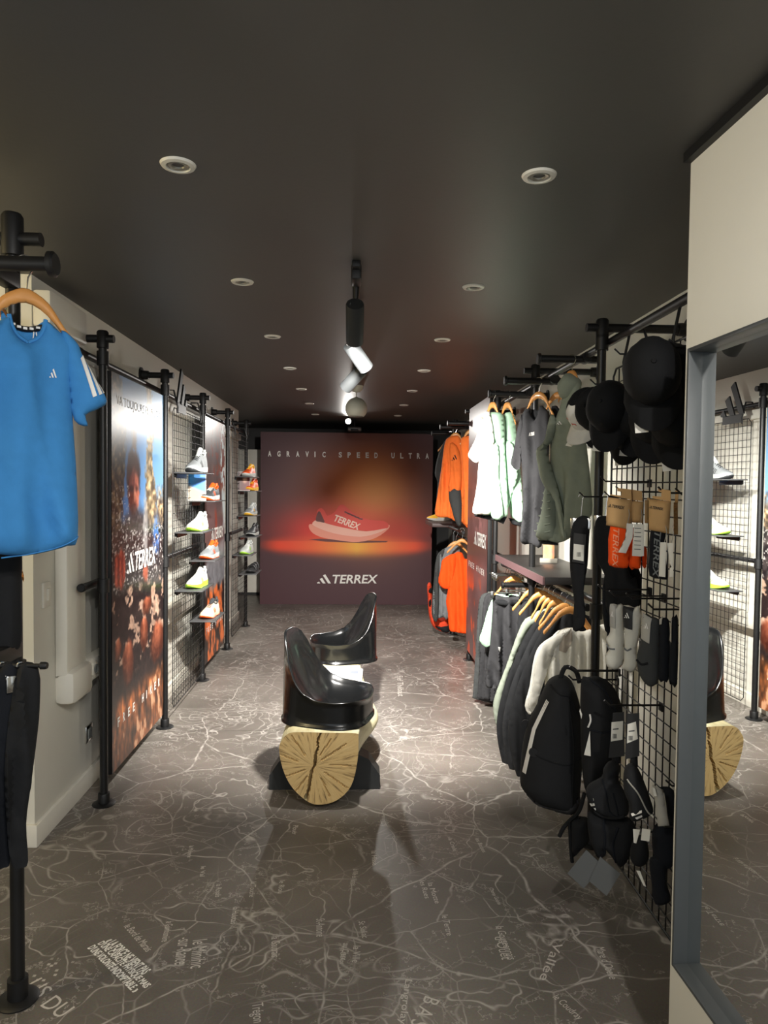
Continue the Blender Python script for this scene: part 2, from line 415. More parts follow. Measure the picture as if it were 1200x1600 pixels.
# baseboard, cable trunking on the left wall
b1 = MB().box((-1.392, 5.75, .05), (.018, 5.34, .10), bev=.004).box((-1.66, 3.083, .05), (.552, .018, .10), bev=.004)
struct(b1.build('baseboard_left', trim_paint, None))
struct(MB().box((-1.37, 3.415, 1.52), (.06, .23, 1.80), bev=.012).build('trim_2', trim_paint, None))
struct(MB().box((-1.365, 4.6, .655), (.07, 2.6, .115), bev=.012).build('trim_3', trim_paint, None))
struct(MB().box((-1.36, 3.30, 2.36), (.08, .42, .16), bev=.015).build('trim_4', trim_paint, None))
struct(MB().box((-1.375, 5.7, 2.17), (.05, 5.2, .07), bev=.008).build('trim_5', trim_paint, None))
struct(MB().box((-1.357, 3.42, .64), (.10, .25, .16), bev=.03).build('trim_6', trim_paint, None))
t = thing('light_switch', 'white double rocker switch on left wall beside boxed trunking', 'switch', (-1.40, 3.205, 1.10), R(90))
MB().box((0, -.005, 0), (.075, .012, .115), bev=.004).build('plate', trim_paint, t); MB().box((.008, -.013, 0), (.03, .008, .055), bev=.002).build('rocker', trim_paint, t)
t = thing('wall_socket', 'chrome framed wall socket above baseboard behind runner banner', 'socket', (-1.40, 3.70, .29), R(90))
MB().box((0, -.005, 0), (.085, .012, .09), bev=.004).build('plate', chrome, t); MB().box((0, -.013, 0), (.05, .006, .055), bev=.002).build('insert', grey_paint, t)
t = thing('trunking_socket', 'white round socket set in horizontal cable trunking', 'socket', (-1.33, 3.60, .66), R(90))
MB().box((0, -.004, 0), (.06, .01, .06), bev=.003).build('plate', trim_paint, t); MB().lathe([(0, 0), (.02, 0), (.022, .004), (.022, -.002)], (0, -.012, 0), Matrix.Rotation(PI/2, 4, 'X')).build('insert', grey_paint, t)

# ------------------------------------------------------------------ lettering on the map floor
def floor_text(s, pa, pb, hgt, bold=.0, spacing=1.0, z=.0006, ink=None, bend=0):
    A = onz(*pa, 0); B = onz(*pb, 0); d = (B-A); up = Vector((-d.y, d.x, 0)).normalized()*hgt
    V, F = text2d(s, bold, 0, spacing); mb = MB()
    mb.add([tuple(A+d*float(p[0])+up*float(p[1])+Vector((0, 0, z))) for p in V], F)
    return mb.build('map_lettering', ink or mapink, fl, smooth=0)
floor_text('« LA FORCE NE VIENT PAS', (163, 1472), (222, 1524), .035, .03, ink=whitep)
floor_text("D'UNE CAPACITÉ PHYSIQUE MAIS", (150, 1476), (224, 1546), .035, .03, ink=whitep)
floor_text("D'UNE VOLONTÉ INDOMPTABLE. »", (136, 1482), (208, 1552), .035, .03, ink=whitep)
floor_text('DU', (62, 1572), (92, 1592), .055, 0)
floor_text('US', (40, 1540), (58, 1560), .05, 0)
for s, a_, b_, h_ in [('le Minihic', (301, 1470), (297, 1514), .05), ('-sur-Rance', (279, 1466), (272, 1508), .05), ('St-Antoine', (494, 1436), (494, 1464), .032), ('la Gautrais', (424, 1464), (424, 1496), .03), ('Trégon', (388, 1570), (390, 1600), .045),
    ('le Bord de Marais', (193, 1448), (228, 1488), .028), ('la Guimoisnière', (260, 1440), (252, 1472), .026), ('les Champs', (530, 1480), (528, 1506), .024), ('la Ville', (552, 1478), (550, 1504), .026), ('au Clerc', (536, 1474), (532, 1500), .024), ('le Riou', (437, 1376), (434, 1396), .022),
    ('la Rosais', (338, 1382), (336, 1402), .022), ('la Touche', (392, 1378), (389, 1402), .022), ('la Ville ès Nonais', (552, 1358), (548, 1384), .022), ('Plouër', (458, 1290), (456, 1304), .024), ('la Moinerie', (296, 1322), (292, 1340), .02), ('le Val', (314, 1354), (312, 1370), .02), ('la Hulotais', (364, 1418), (360, 1444), .024),
    ('la Gougeonnais', (770, 1448), (790, 1500), .04), ("d'Ouet", (772, 1464), (784, 1500), .038), ('Vallée', (866, 1472), (842, 1530), .03), ('Mare d’Obelle', (930, 1480), (952, 1530), .032), ('B A S', (664, 1556), (640, 1600), .05), ('le Tertre', (690, 1430), (698, 1462), .024), ('les Rues', (655, 1376), (664, 1404), .022), ('la Motte', (668, 1380), (680, 1412), .022),
    ('Champ Guérin', (762, 1388), (776, 1414), .022), ('la Hisse', (580, 1330), (582, 1352), .022), ('Fief Thébaut', (620, 1056), (622, 1088), .05), ('la Croix', (700, 1310), (708, 1330), .02), ('les Basses', (742, 1310), (754, 1332), .02), ('Langrolay', (630, 1530), (620, 1600), .03), ('le Coudray', (860, 1560), (900, 1596), .035), ('St Suliac', (560, 1440), (566, 1466), .024)]:
    floor_text(s, a_, b_, h_)

# ------------------------------------------------------------------ painted prints (vertex colours of a fine sheet)
def vcol_mat(name, rough=.45):
    if name in MATS: return MATS[name]
    m = bpy.data.materials.new(name); m.use_nodes = True; b = m.node_tree.nodes['Principled BSDF']; b.inputs['Roughness'].default_value = rough
    b.inputs['Specular IOR Level'].default_value = .4
    a = m.node_tree.nodes.new('ShaderNodeVertexColor'); a.layer_name = 'print'; m.node_tree.links.new(a.outputs['Color'], b.inputs['Base Color']); MATS[name] = m; return m
def lin(c): c = np.clip(c, 0, 1); return np.where(c <= .04045, c/12.92, ((c+.055)/1.055)**2.4)
def print_sheet(name, u0, u1, v0, v1, nu, nv, fn, parent, w0, rough=.45):
    s_, t_ = np.meshgrid(np.linspace(0, 1, nu), np.linspace(0, 1, nv)); col = fn(s_.ravel(), t_.ravel())/255.
    U = u0+(u1-u0)*s_.ravel(); V = v0+(v1-v0)*t_.ravel()
    vs = np.stack([U, np.full_like(U, -w0), V], 1); i = np.arange((nv-1)*nu).reshape(nv-1, nu)[:, :-1].ravel()
    fs = np.stack([i, i+1, i+nu+1, i+nu], 1)
    me = bpy.data.meshes.new(name); me.from_pydata(vs.tolist(), [], fs.tolist())
    ca = me.color_attributes.new('print', 'FLOAT_COLOR', 'POINT'); ca.data.foreach_set('color', np.concatenate([lin(col), np.ones((len(col), 1))], 1).ravel().astype(np.float32))
    return newobj(name, me, parent, vcol_mat('printed_sheet_%d' % int(rough*100), rough), 0)
def hashn(ix, iy, seed):
    v = np.sin(ix*127.1+iy*311.7+seed*74.7)*43758.5453; return v-np.floor(v)
def vn(x, y, seed=0):
    ix, iy = np.floor(x), np.floor(y); fx, fy = x-ix, y-iy; fx = fx*fx*(3-2*fx); fy = fy*fy*(3-2*fy)
    a = hashn(ix, iy, seed); b = hashn(ix+1, iy, seed); c = hashn(ix, iy+1, seed); d = hashn(ix+1, iy+1, seed)
    return (a*(1-fx)+b*fx)*(1-fy)+(c*(1-fx)+d*fx)*fy
def fbm(x, y, seed=0, o=4):
    r_ = 0; a = .5
    for k in range(o): r_ = r_+a*vn(x*2**k, y*2**k, seed+k); a *= .5
    return r_/(1-.5**o)
def mixc(c, col, m): return c*(1-m[:, None])+np.array(col, float)*m[:, None] if np.ndim(col) == 1 else c*(1-m[:, None])+col*m[:, None]
def sst(x, a, b): t_ = np.clip((x-a)/(b-a), 0, 1); return t_*t_*(3-2*t_)
def ell(s, t, cx, cy, rx, ry, soft=.15): return 1-sst(np.hypot((s-cx)/rx, (t-cy)/ry), 1-soft, 1+soft)
def forest_runner(s, t):
    n1 = fbm(s*6, t*14, 1); n2 = fbm(s*18, t*40, 2); n3 = fbm(s*40, t*90, 3, 3); nst = fbm(s*26, t*16, 9)
    sky = np.array([62, 112, 178.])*(1-s[:, None])+np.array([138, 188, 232.])*s[:, None]; c = sky*(1.02-.12*t[:, None])
    bark = fbm(s*30, t*70, 41, 3); leaf = fbm(s*44+8*t, t*60, 43, 3)
    tree = np.stack([30+130*bark*bark*2, 26+110*bark*bark*2, 24+80*bark*bark*2], 1)
    def blot(m, col, c): return mixc(c, col, np.clip(m, 0, 1))
    c = blot((1-sst(s+.16*(n1-.5)+.10*(leaf-.5), .15, .22)), tree*.8, c)
    wd = .05+.09*sst(.86-t, 0, .3)+.08*(leaf-.5)
    c = blot((1-sst(np.abs(s-.70-.02*np.sin(t*30)), wd, wd+.02))*sst(t, .5, .58), np.stack([74+150*bark*bark*1.6, 66+130*bark*bark*1.6, 52+100*bark*bark*1.6], 1), c)
    c = blot(sst(s+.2*(leaf-.5), .76, .86)*(1-sst(t+.1*(leaf-.5), .66, .74)), tree*1.3, c)
    c = blot(sst(.63-t+.10*(n1-.5), 0, .04), np.stack([22+60*bark*bark*2, 20+54*bark*bark*2, 24+48*bark*bark*2], 1), c)
    c = blot(ell(s, t, .84, .57, .08, .06, .5)*(leaf > .45)*.9, [70, 120, 190], c)
    # flung hair, head, jacket
    S2 = s+.05*(n1-.5)+.03*(n3-.5); T2 = t+.025*(n2-.5)
    c = blot(ell(S2, T2, .385, .83, .045, .06, .6)*(leaf > .34), [104, 84, 70], c)
    c = blot(ell(S2, T2, .37, .745, .125, .075, .2), np.stack([46+30*n3, 30+22*n3, 28+20*n3], 1), c)
    lit = sst(s+.06*(n3-.5), .33, .46)
    face = np.stack([92+112*lit+40*(n3-.5), 46+78*lit+36*(n3-.5), 40+62*lit+30*(n3-.5)], 1)
    c = blot(ell(S2, T2, .375, .700, .098, .062, .2), face, c)
    c = blot(ell(s, t, .335, .712, .035, .009, .8)*.9, [34, 18, 17], c); c = blot(ell(s, t, .425, .712, .03, .008, .8)*.8, [58, 30, 26], c)
    c = blot(ell(s, t, .39, .694, .016, .020, .7)*.5, [214, 150, 122], c); c = blot(ell(s, t, .36, .695, .014, .018, .7)*.6, [70, 32, 28], c)
    c = blot(ell(s, t, .385, .667, .045, .006, .8)*.8, [72, 26, 26], c); c = blot(ell(S2, T2, .375, .648, .07, .018, .5)*.6, [72, 42, 36], c)
    c = blot(ell(S2, T2, .42, .555, .27, .10, .3), np.stack([30+64*n3*n3*1.6, 28+58*n3*n3*1.6, 30+56*n3*n3*1.6], 1), c)
    c = blot(ell(S2, T2, .60, .60, .05, .09, .4)*.75, np.stack([120+80*n3, 118+80*n3, 118+80*n3], 1), c)
    # splashing drops
    dr = fbm(s*60, t*150, 51, 2); c = blot(((dr > .70) & (t > .36) & (t < .72) & ((s < .3) | (t < .6)))*.8, [216, 210, 206], c)
    # fists
    kn = .5+.5*np.sin(s*90+n2*3)
    c = blot(ell(S2, T2, .13, .505, .10, .05, .2), np.stack([120+90*kn*n3*1.6, 44+52*kn*n3*1.6, 34+38*kn*n3*1.6], 1), c)
    c = blot(ell(S2, T2, .60, .472, .05, .03, .4), np.stack([130+70*n3, 62+50*n3, 46+40*n3], 1), c)
    # lower half: stones, splashes, autumn blur
    low = sst(.46-t+.05*(n1-.5), 0, .03)
    dk = np.stack([20+40*n3, 17+28*n3, 19+26*n3], 1); c = blot(low, dk, c)
    sp = fbm(s*12, t*34, 21, 5); c = blot(low*sst(sp+.20*s, .66, .72)*sst(t, .2, .26), np.stack([190+60*n3, 146+66*n3, 122+66*n3], 1)*(.6+.5*bark[:, None]), c)
    for cx, cy, rx, ry in ((.86, .245, .15, .06), (.57, .30, .08, .05), (.27, .25, .09, .06), (.64, .375, .09, .025), (.10, .30, .06, .03)):
        g = np.clip((T2-cy)/ry*.5+.5, 0, 1)*np.clip(1.1-np.abs(S2-cx)/rx*.8, 0, 1); c = blot(ell(S2, T2, cx, cy, rx, ry, .2), np.stack([60+150*g+60*(n3-.5), 26+92*g+50*(n3-.5), 18+66*g+40*(n3-.5)], 1), c)
    b = sst(.19-t, 0, .05); st = fbm(s*20+t*4, t*22, 31)
    c = blot(b, np.stack([30+230*st*st*1.7, 18+132*st*st*1.7, 12+70*st*st*1.7], 1), c)
    c = blot(sst(.13-t+.1*(s-.5), 0, .02)*(st > .62)*.6, [228, 196, 168], c)
    return np.clip(c*.92, 0, 255)
def dark_jacket(s, t):
    n1 = fbm(s*5, t*12, 5); n2 = fbm(s*16, t*40, 6); c = np.stack([66+50*n1, 58+40*n1, 60+40*n1], 1)
    c = mixc(c, [206, 222, 226], sst(s+.3*(t-.7)+.2*(n1-.5), .78, .9)*sst(t, .48, .58))
    c = mixc(c, [120, 52, 40], sst(n2+.3*s, .70, .78)*sst(t, .68, .74))
    c = mixc(c, [150, 60, 46], (np.abs(s-.45-.1*np.sin(t*14)) < .05)*sst(t, .35, .42)*(1-sst(t, .60, .64))*.8)
    c = mixc(c, np.stack([96+70*n2, 98+70*n2, 104+70*n2], 1), sst(.46-t+.1*(s-.5), 0, .03))
    low = sst(.32-t+.10*(n1-.5), 0, .04); st = fbm(s*8+2*t, t*14, 12); c = mixc(c, np.stack([40+210*sst(st, .42, .66), 32+96*sst(st, .42, .66), 30+36*sst(st, .42, .66)], 1), low)
    return np.clip(c, 0, 255)
def dusk_print(s, t):
    n1 = fbm(s*5, t*10, 15); n2 = fbm(s*14, t*30, 16); c = np.stack([84+40*n1, 66+30*n1, 66+30*n1], 1)
    c = mixc(c, np.stack([190-40*n2, 150-50*n2, 150-50*n2], 1), ell(s, t, .6, .62, .30, .12, .5)*sst(n2, .3, .6))
    c = mixc(c, np.stack([196+40*n2, 66+40*n2, 44+20*n2], 1), sst(fbm(s*6, t*9, 19), .52, .62)*sst(.36-t, 0, .1))
    c = mixc(c, [72, 56, 58], sst(.5-np.abs(t-.44), .42, .5)*.8)
    return np.clip(c, 0, 255)
def sunset_panel(s, t):
    n = fbm(s*3, t*3, 4)
    base = np.stack([74+0*t, 42+0*t, 48+0*t], 1)
    d1 = np.hypot((s-.60)/.34, (t-.66)/.29); halo = np.exp(-d1**2*1.25)
    c = base + (np.array([236, 118, 44.])-base)*np.clip(halo*.95, 0, 1)[:, None]
    d2 = np.hypot((s-.66)/.22, (t-.62)/.30); c = mixc(c, [216, 152, 74], np.exp(-d2**2*1.5)*.8)
    d3 = np.hypot((s-.40)/.34, (t-.43)/.16); c = mixc(c, [236, 40, 22], np.exp(-d3**2*1.3)*.95*sst(t, .28, .36))
    d5 = np.hypot((s-.80)/.26, (t-.43)/.14); c = mixc(c, [204, 50, 30], np.exp(-d5**2*1.4)*.7*sst(t, .25, .36))
    # lit ground ellipse
    hh = .055*np.sqrt(np.clip(1-((s-.50)/.53)**2, 0, 1))+.004; d4 = np.abs(t-.345)/hh; el = np.exp(-d4**3*.9)*sst(.54-np.abs(s-.5), 0, .16)
    g = np.clip(1-np.abs(s-.56)/.45, 0, 1); c = mixc(c, np.stack([236+10*g, 70+110*g**1.5, 34+30*g], 1), el*np.where(t < .37, 1, .75))
    return np.clip(c, 0, 255)

# back panel
pn = thing('display_panel', 'large square dark red panel showing a glowing trail shoe', 'panel', (-.117, 9.5, 0), 0)
MB().box((0, .04, 1.17), (2.338, .08, 2.34), bev=.004).build('board', mat('panel_edge', S(70, 44, 46), .5), pn)
print_sheet('printed_face', -1.168, 1.168, .001, 2.339, 240, 240, sunset_panel, pn, .002, .5)
fs_ = Flat(.002)
def tP(pts): return tr(pts, pn)
def zz(x, y): return (380+x*.3, 640+y*.3)   # reading of an enlarged crop
a0 = tP([zz(128, 244)])[0]; a1 = tP([zz(970, 257)])[0]
V, F = text2d('AGRAVIC SPEED ULTRA', .025, 0, 1.0)
# wide letter spacing: place letter by letter
seq = 'AGRAVIC SPEED ULTRA'; pos = [138, 186, 235, 284, 333, 374, 421, None, 506, 552, 600, 646, 692, None, 780, 826, 870, 913, 958]; parts = []
for ch, x in zip(seq, pos):
    if x is None: continue
    V, F = text2d(ch, .035); y = 244+(x-128)/842*13; wd = 17 if ch != 'I' else 6; q = tP([zz(x-wd/2, y), zz(x+wd/2, y), zz(x-wd/2, y-29)])
    parts.append((V, F, q[0], np.array(q[1])-q[0], np.array(q[2])-q[0]))
for p_ in parts: print2d('headline_letter', [p_], fs_, whitep, pn, .0015)
q = tP([zz(382, 905), zz(702, 905), zz(382, 857)]); terrex('brand_lettering', q[0], np.array(q[1])-q[0], np.array(q[2])-q[0], fs_, whitep, pn, .0015)
shoe_shadow = tP([zz(*p) for p in [(340, 676), (400, 672), (640, 682), (755, 684), (745, 691), (600, 694), (430, 688)]])
decal('printed_shadow', shoe_shadow, fs_, mat('print_dark_red', S(98, 30, 24), .5), pn, .001, .05)
decal('printed_outsole', cat(tP([zz(*p) for p in [(342, 612), (360, 596), (470, 640), (610, 660), (700, 640), (757, 600), (755, 622), (690, 668), (600, 690), (520, 684), (420, 668), (365, 645)]]), 3), fs_, mat('print_peach', S(238, 150, 126), .5), pn, .0014, .04)
decal('printed_upper', cat(tP([zz(*p) for p in [(384, 545), (388, 522), (408, 513), (425, 530), (438, 552), (475, 535), (500, 500), (522, 497), (545, 515), (590, 552), (660, 574), (730, 580), (757, 600), (740, 622), (640, 632), (520, 612), (430, 592), (385, 575)]]), 3), fs_, mat('print_red', S(226, 64, 46), .5), pn, .0018, .04)
decal('printed_midsole', cat(tP([zz(*p) for p in [(360, 598), (385, 574), (430, 592), (520, 614), (640, 634), (748, 618), (690, 646), (610, 662), (500, 650), (420, 628)]]), 3), fs_, mat('print_pink', S(246, 184, 164), .5), pn, .0022, .04)
decal('printed_heel', cat(tP([zz(*p) for p in [(378, 578), (386, 540), (398, 530), (412, 556), (424, 588), (400, 584)]]), 3), fs_, mat('print_dark_red', S(98, 30, 24), .5), pn, .0026, .04)
V, F = text2d('TERREX', .03); q = tP([zz(466, 578), zz(598, 628), zz(482, 546)]); print2d('shoe_lettering', [(V, F, q[0], np.array(q[1])-q[0], np.array(q[2])-q[0])], fs_, mat('print_pale', S(252, 214, 196), .5), pn, .003)
for k in range(5):
    q = tP([zz(530+k*18, 528+k*9), zz(552+k*18, 540+k*7), zz(548+k*18, 546+k*7), zz(526+k*18, 534+k*9)]); decal('printed_lace', q, fs_, mat('print_dark_red', S(98, 30, 24), .5), pn, .003, .05)

# ------------------------------------------------------------------ banners
def banner(label, y0, y1, z0, z1, xface, a, fn, nu, nv):
    xc = xface; t = thing('banner', label, 'banner', (xc, (y0+y1)/2, z0), R(a)); wd = abs(y1-y0)
    MB().box((0, .018, (z1-z0)/2), (wd, .034, z1-z0), bev=.003).build('frame', blackg, t)
    print_sheet('printed_face', -wd/2+.002, wd/2-.002, .002, z1-z0-.002, nu, nv, fn, t, .0015, .3)
    return t
LX = -1.245
bn1 = banner('tall banner with a splashed runner, blue sky and autumn stones', 3.615, 4.575, .10, 2.18, LX, 90, forest_runner, 130, 420)
f1 = Flat(.0015)
q = tr([(197, 897), (243, 880)], bn1); h_ = .10
terrex('brand_lettering', q[0], (q[1][0]-q[0][0], 0), (0, h_*1.15), f1, whitep, bn1, .0015)
V, F = text2d('VA TOUJOURS PLUS LOIN', -.01); q = tr([(182, 636), (252, 660)], bn1); print2d('slogan_lettering', [(V, F, q[0], (q[1][0]-q[0][0], 0), (0, .062))], f1, whitep, bn1, .0015)
bn2 = banner('tall banner with a dark jacket close-up above orange autumn ferns', 5.80, 6.70, .10, 2.18, LX, 90, dark_jacket, 70, 320)
q = tr([(329, 845), (348, 838)], bn2); terrex('brand_lettering', q[0], (q[1][0]-q[0][0], 0), (0, .11), f1, whitep, bn2, .0015)
def spaced(word, u0, u1, v, h, t):
    n = len(word)
    for i, ch in enumerate(word):
        if ch != ' ': V, F = text2d(ch, .03); print2d('model_letter', [(V, F, (u0+(u1-u0)*i/n, v), ((.035 if ch != 'I' else .012), 0), (0, h))], f1, whitep, t, .0015)
spaced('FREE HIKER', -.36, .40, .25, .05, bn2); spaced('FREE HIKER', -.40, .44, .22, .05, bn1)
RX = 1.08
bn3 = banner('tall dusk-coloured banner on the right rack between mint jackets and orange jackets', 5.42, 6.40, .12, 2.33, RX-.04, -90, dusk_print, 70, 320)
q = tr([(741, 846), (760, 858)], bn3); terrex('brand_lettering', (q[0][0], q[0][1]-.02), (q[1][0]-q[0][0], 0), (0, .12), f1, whitep, bn3, .0015)
spaced('FREE HIKER', -.38, .42, .78, .05, bn3)

# ------------------------------------------------------------------ pipe racks
PR = .0195
def upright(label, x, y, side, group, ztop=2.35, zarm=2.315, wallx=None, tip=.055, mids=()):
    """black pipe standing on a floor flange, held to the wall by a cross arm; side = +1 when the wall lies toward -x"""
    t = thing('rack_upright', label, 'pipe rack', (x, y, 0), 0, group)
    MB().cyl((0, 0, .004), (0, 0, ztop-.02), PR, 16).build('pole', black, t)
    MB().lathe([(0, .0), (.055, .0), (.057, .004), (.052, .008), (.028, .010), (.028, .055), (.0262, .058), (.018, .06)], seg=24).build('base_flange', blackg, t)
    wx = wallx-x
    MB().cyl((wx, 0, zarm), (tip*side, 0, zarm), PR, 14).build('cross_arm', black, t)
    MB().lathe([(0, .0), (.05, .0), (.05, .008), (.03, .012), (.028, .05), (.02, .052)], (wx, 0, zarm), Matrix.Rotation(PI/2*side, 4, 'Y')).build('wall_flange', blackg, t)
    MB().lathe([(.0, ztop+.004), (.022, ztop+.004), (.028, ztop-.004), (.028, zarm-.045), (.02, zarm-.047)]).build('tee_fitting', blackg, t)
    for z in mids:
        MB().lathe([(.02, z-.035), (.028, z-.034), (.028, z+.034), (.02, z+.035)]).build('collar', blackg, t)
    return t
GL = 'black pipe uprights along the left wall'; GR = 'black pipe uprights along the right wall'
LY = [3.50, 4.62, 5.75, 6.86, 8.0]
for y, lb in zip(LY, ['black pipe upright at the switch side of the splashed runner banner', 'black pipe upright between runner banner and first wire shoe grid', 'black pipe upright between first shoe grid and dark jacket banner', 'black pipe upright between dark jacket banner and second shoe grid', 'black pipe upright at the end of the left racks by the big shoe panel']):
    upright(lb, LX, y, 1, GL, wallx=-1.40, mids=(2.22, 1.10))
RY = [3.06, 4.20, 5.33, 6.45, 7.58]
for y, lb in zip(RY, ['black pipe upright between cap grid and sage jacket', 'black pipe upright behind the dark grey tee and shelf', 'black pipe upright behind mint jackets next to dusk banner', 'black pipe upright where dusk banner meets orange clothes', 'black pipe upright behind hanging orange tee by shoe panel']):
    upright(lb, RX, y, -1, GR, wallx=1.47, tip=.07, mids=(2.25, 1.06))
def rail(label, a, b, r=PR*.9, group=None, ends=True):
    mid = (Vector(a)+Vector(b))/2; t = thing('rack_rail', label, 'rail', mid, 0, group)
    MB().cyl(Vector(a)-mid, Vector(b)-mid, r, 14).build('tube', black, t)
    for e, o in ((a, b), (b, a)):
        d = (Vector(e)-Vector(o)).normalized()
        MB().lathe([(0, .012), (r*.9, .012), (r*1.18, .007), (r*1.18, -.01), (r, -.012)], Vector(e)-mid, cone_to(o, e)).build('end_cap', blackg, t)
    return t
rail('black top pipe running along left wall above banners', (LX-.06, 3.36, 2.225), (LX-.06, 8.05, 2.225))
rail('black pipe at waist height behind left banners and grids', (LX-.06, 3.38, 1.105), (LX-.06, 8.05, 1.105))
rail('black top pipe running along right wall above clothes', (RX+.039, 1.90, 2.255), (RX+.039, 8.3, 2.255))
rail('black waist-high pipe along right wall behind clothes', (RX+.10, 3.2, 1.06), (RX+.10, 8.2, 1.06), PR*.85)
def faceout(label, y, z, x0, x1=1.16, r=.019):
    t = thing('faceout_arm', label, 'hang arm', (x1, y, z), 0, 'face-out arms of the right rack')
    MB().cyl((x0-x1, 0, 0), (0.02, 0, 0), r, 14).build('tube', black, t)
    MB().lathe([(0, .014), (r*1.2, .014), (r*1.45, .010), (r*1.45, .0), (r, -.004)], (x0-x1, 0, 0), Matrix.Rotation(-PI/2, 4, 'Y')).build('end_disc', blackg, t)
    MB().lathe([(0, -.035), (.027, -.035), (.027, .035), (0, .035)], (-.041, 0, .01), Matrix.Rotation(PI/2, 4, 'X')).build('clamp', blackg, t)
    return t
ARM = {}
for k, (y, z, x0, lb) in dict(sage=(3.38, 2.235, .89, 'black hang arm carrying the sage hooded jacket'), tee=(3.95, 2.215, .85, 'black hang arm carrying the dark grey tee'), mint=(4.5, 2.215, .865, 'black hang arm carrying the mint jackets'),
        o1=(6.62, 2.22, .88, 'black hang arm above the nearer orange jacket'), o2=(7.04, 2.22, .86, 'black hang arm above the open orange jacket'), dk=(7.86, 2.22, .865, 'black hang arm carrying the dark padded jacket by shoe panel')).items():
    faceout(lb, y, z, x0); ARM[k] = (y, z)

# ------------------------------------------------------------------ wire grids
_wire = {}
def wire_mesh(L, r, ax):
    k = (round(L, 4), r, ax)
    if k not in _wire:
        mb = MB(); d = Vector((L/2, 0, 0)) if ax == 'x' else Vector((0, 0, L/2)); mb.cyl(-d, d, r, 6)
        me = bpy.data.meshes.new('wire'); me.from_pydata(mb.v, [], mb.f); me.materials.append(black); me.polygons.foreach_set('use_smooth', [True]*len(me.polygons)); _wire[k] = me
    return _wire[k]
def grid_panel(label, x, y0, y1, z0, z1, a, pu, pv, r, clips=True):
    t = thing('wire_grid', label, 'wire grid', (x, (y0+y1)/2, z0), R(a), 'wire display grids'); W = y1-y0; H = z1-z0; rr = .03
    c = [(-W/2+rr, 0), (W/2-rr, 0), (W/2, rr), (W/2, H-rr), (W/2-rr, H), (-W/2+rr, H), (-W/2, H-rr), (-W/2, rr)]
    MB().tube([(p[0], 0, p[1]) for p in c], r*1.8, 8, closed=True).build('frame', black, t)
    n = int(W/pu)
    for i in range(1, n):
        o = bpy.data.objects.new('wire', wire_mesh(H, r, 'z')); C.objects.link(o); o.parent = t; o.location = (-W/2+W*i/n, r, H/2)
    n = int(H/pv)
    for i in range(1, n):
        o = bpy.data.objects.new('wire', wire_mesh(W, r, 'x')); C.objects.link(o); o.parent = t; o.location = (0, -r*.6, H*i/n)
    return t
g1 = grid_panel('black wire grid holding six shoe shelves nearest runner banner', LX+.03, 4.70, 5.62, .10, 2.12, 90, .05, .05, .0018)
g2 = grid_panel('black wire grid holding orange and grey shoes near big shoe panel', LX+.03, 6.93, 7.92, .10, 2.14, 90, .05, .05, .0018)
g3 = grid_panel('black wire grid holding caps, headbands, socks and bags', RX+.03, 1.93, 2.99, .04, 2.12, -90, .055, .06, .0026)
def hook_clip(t, u, H, zrail):
    MB().tube([(u, -.004, H-.03), (u, -.008, H+.01), (u, .02, zrail+.02), (u, .07, zrail+.02), (u, .085, zrail-.02)], .006, 8).build('hanger_clip', blackg, t)
for t, H in ((g1, 2.02), (g2, 2.04)):
    for u in (-.36, .36): hook_clip(t, u, H, 2.225-.10)
for u in (-.40, .05, .42): hook_clip(g3, u, 2.08, 2.255-.04)
# bar-shaped sign on the first grid, seen in the mirror
sg = thing('logo_sign', 'black cut-out sign of three slanted bars on top of shoe grid', 'sign', (LX+.03, 4.92, 2.16), R(90))
for b in BARS: slab('bar', [(p[0]*.30-.15, p[1]*.32) for p in [(1-q_[0], q_[1]) for q_ in b]], blackg, sg, .012, .0)
slab('clip', [(-.12, -.06), (.12, -.06), (.12, .004), (-.12, .004)], blackg, sg, .006, .0)

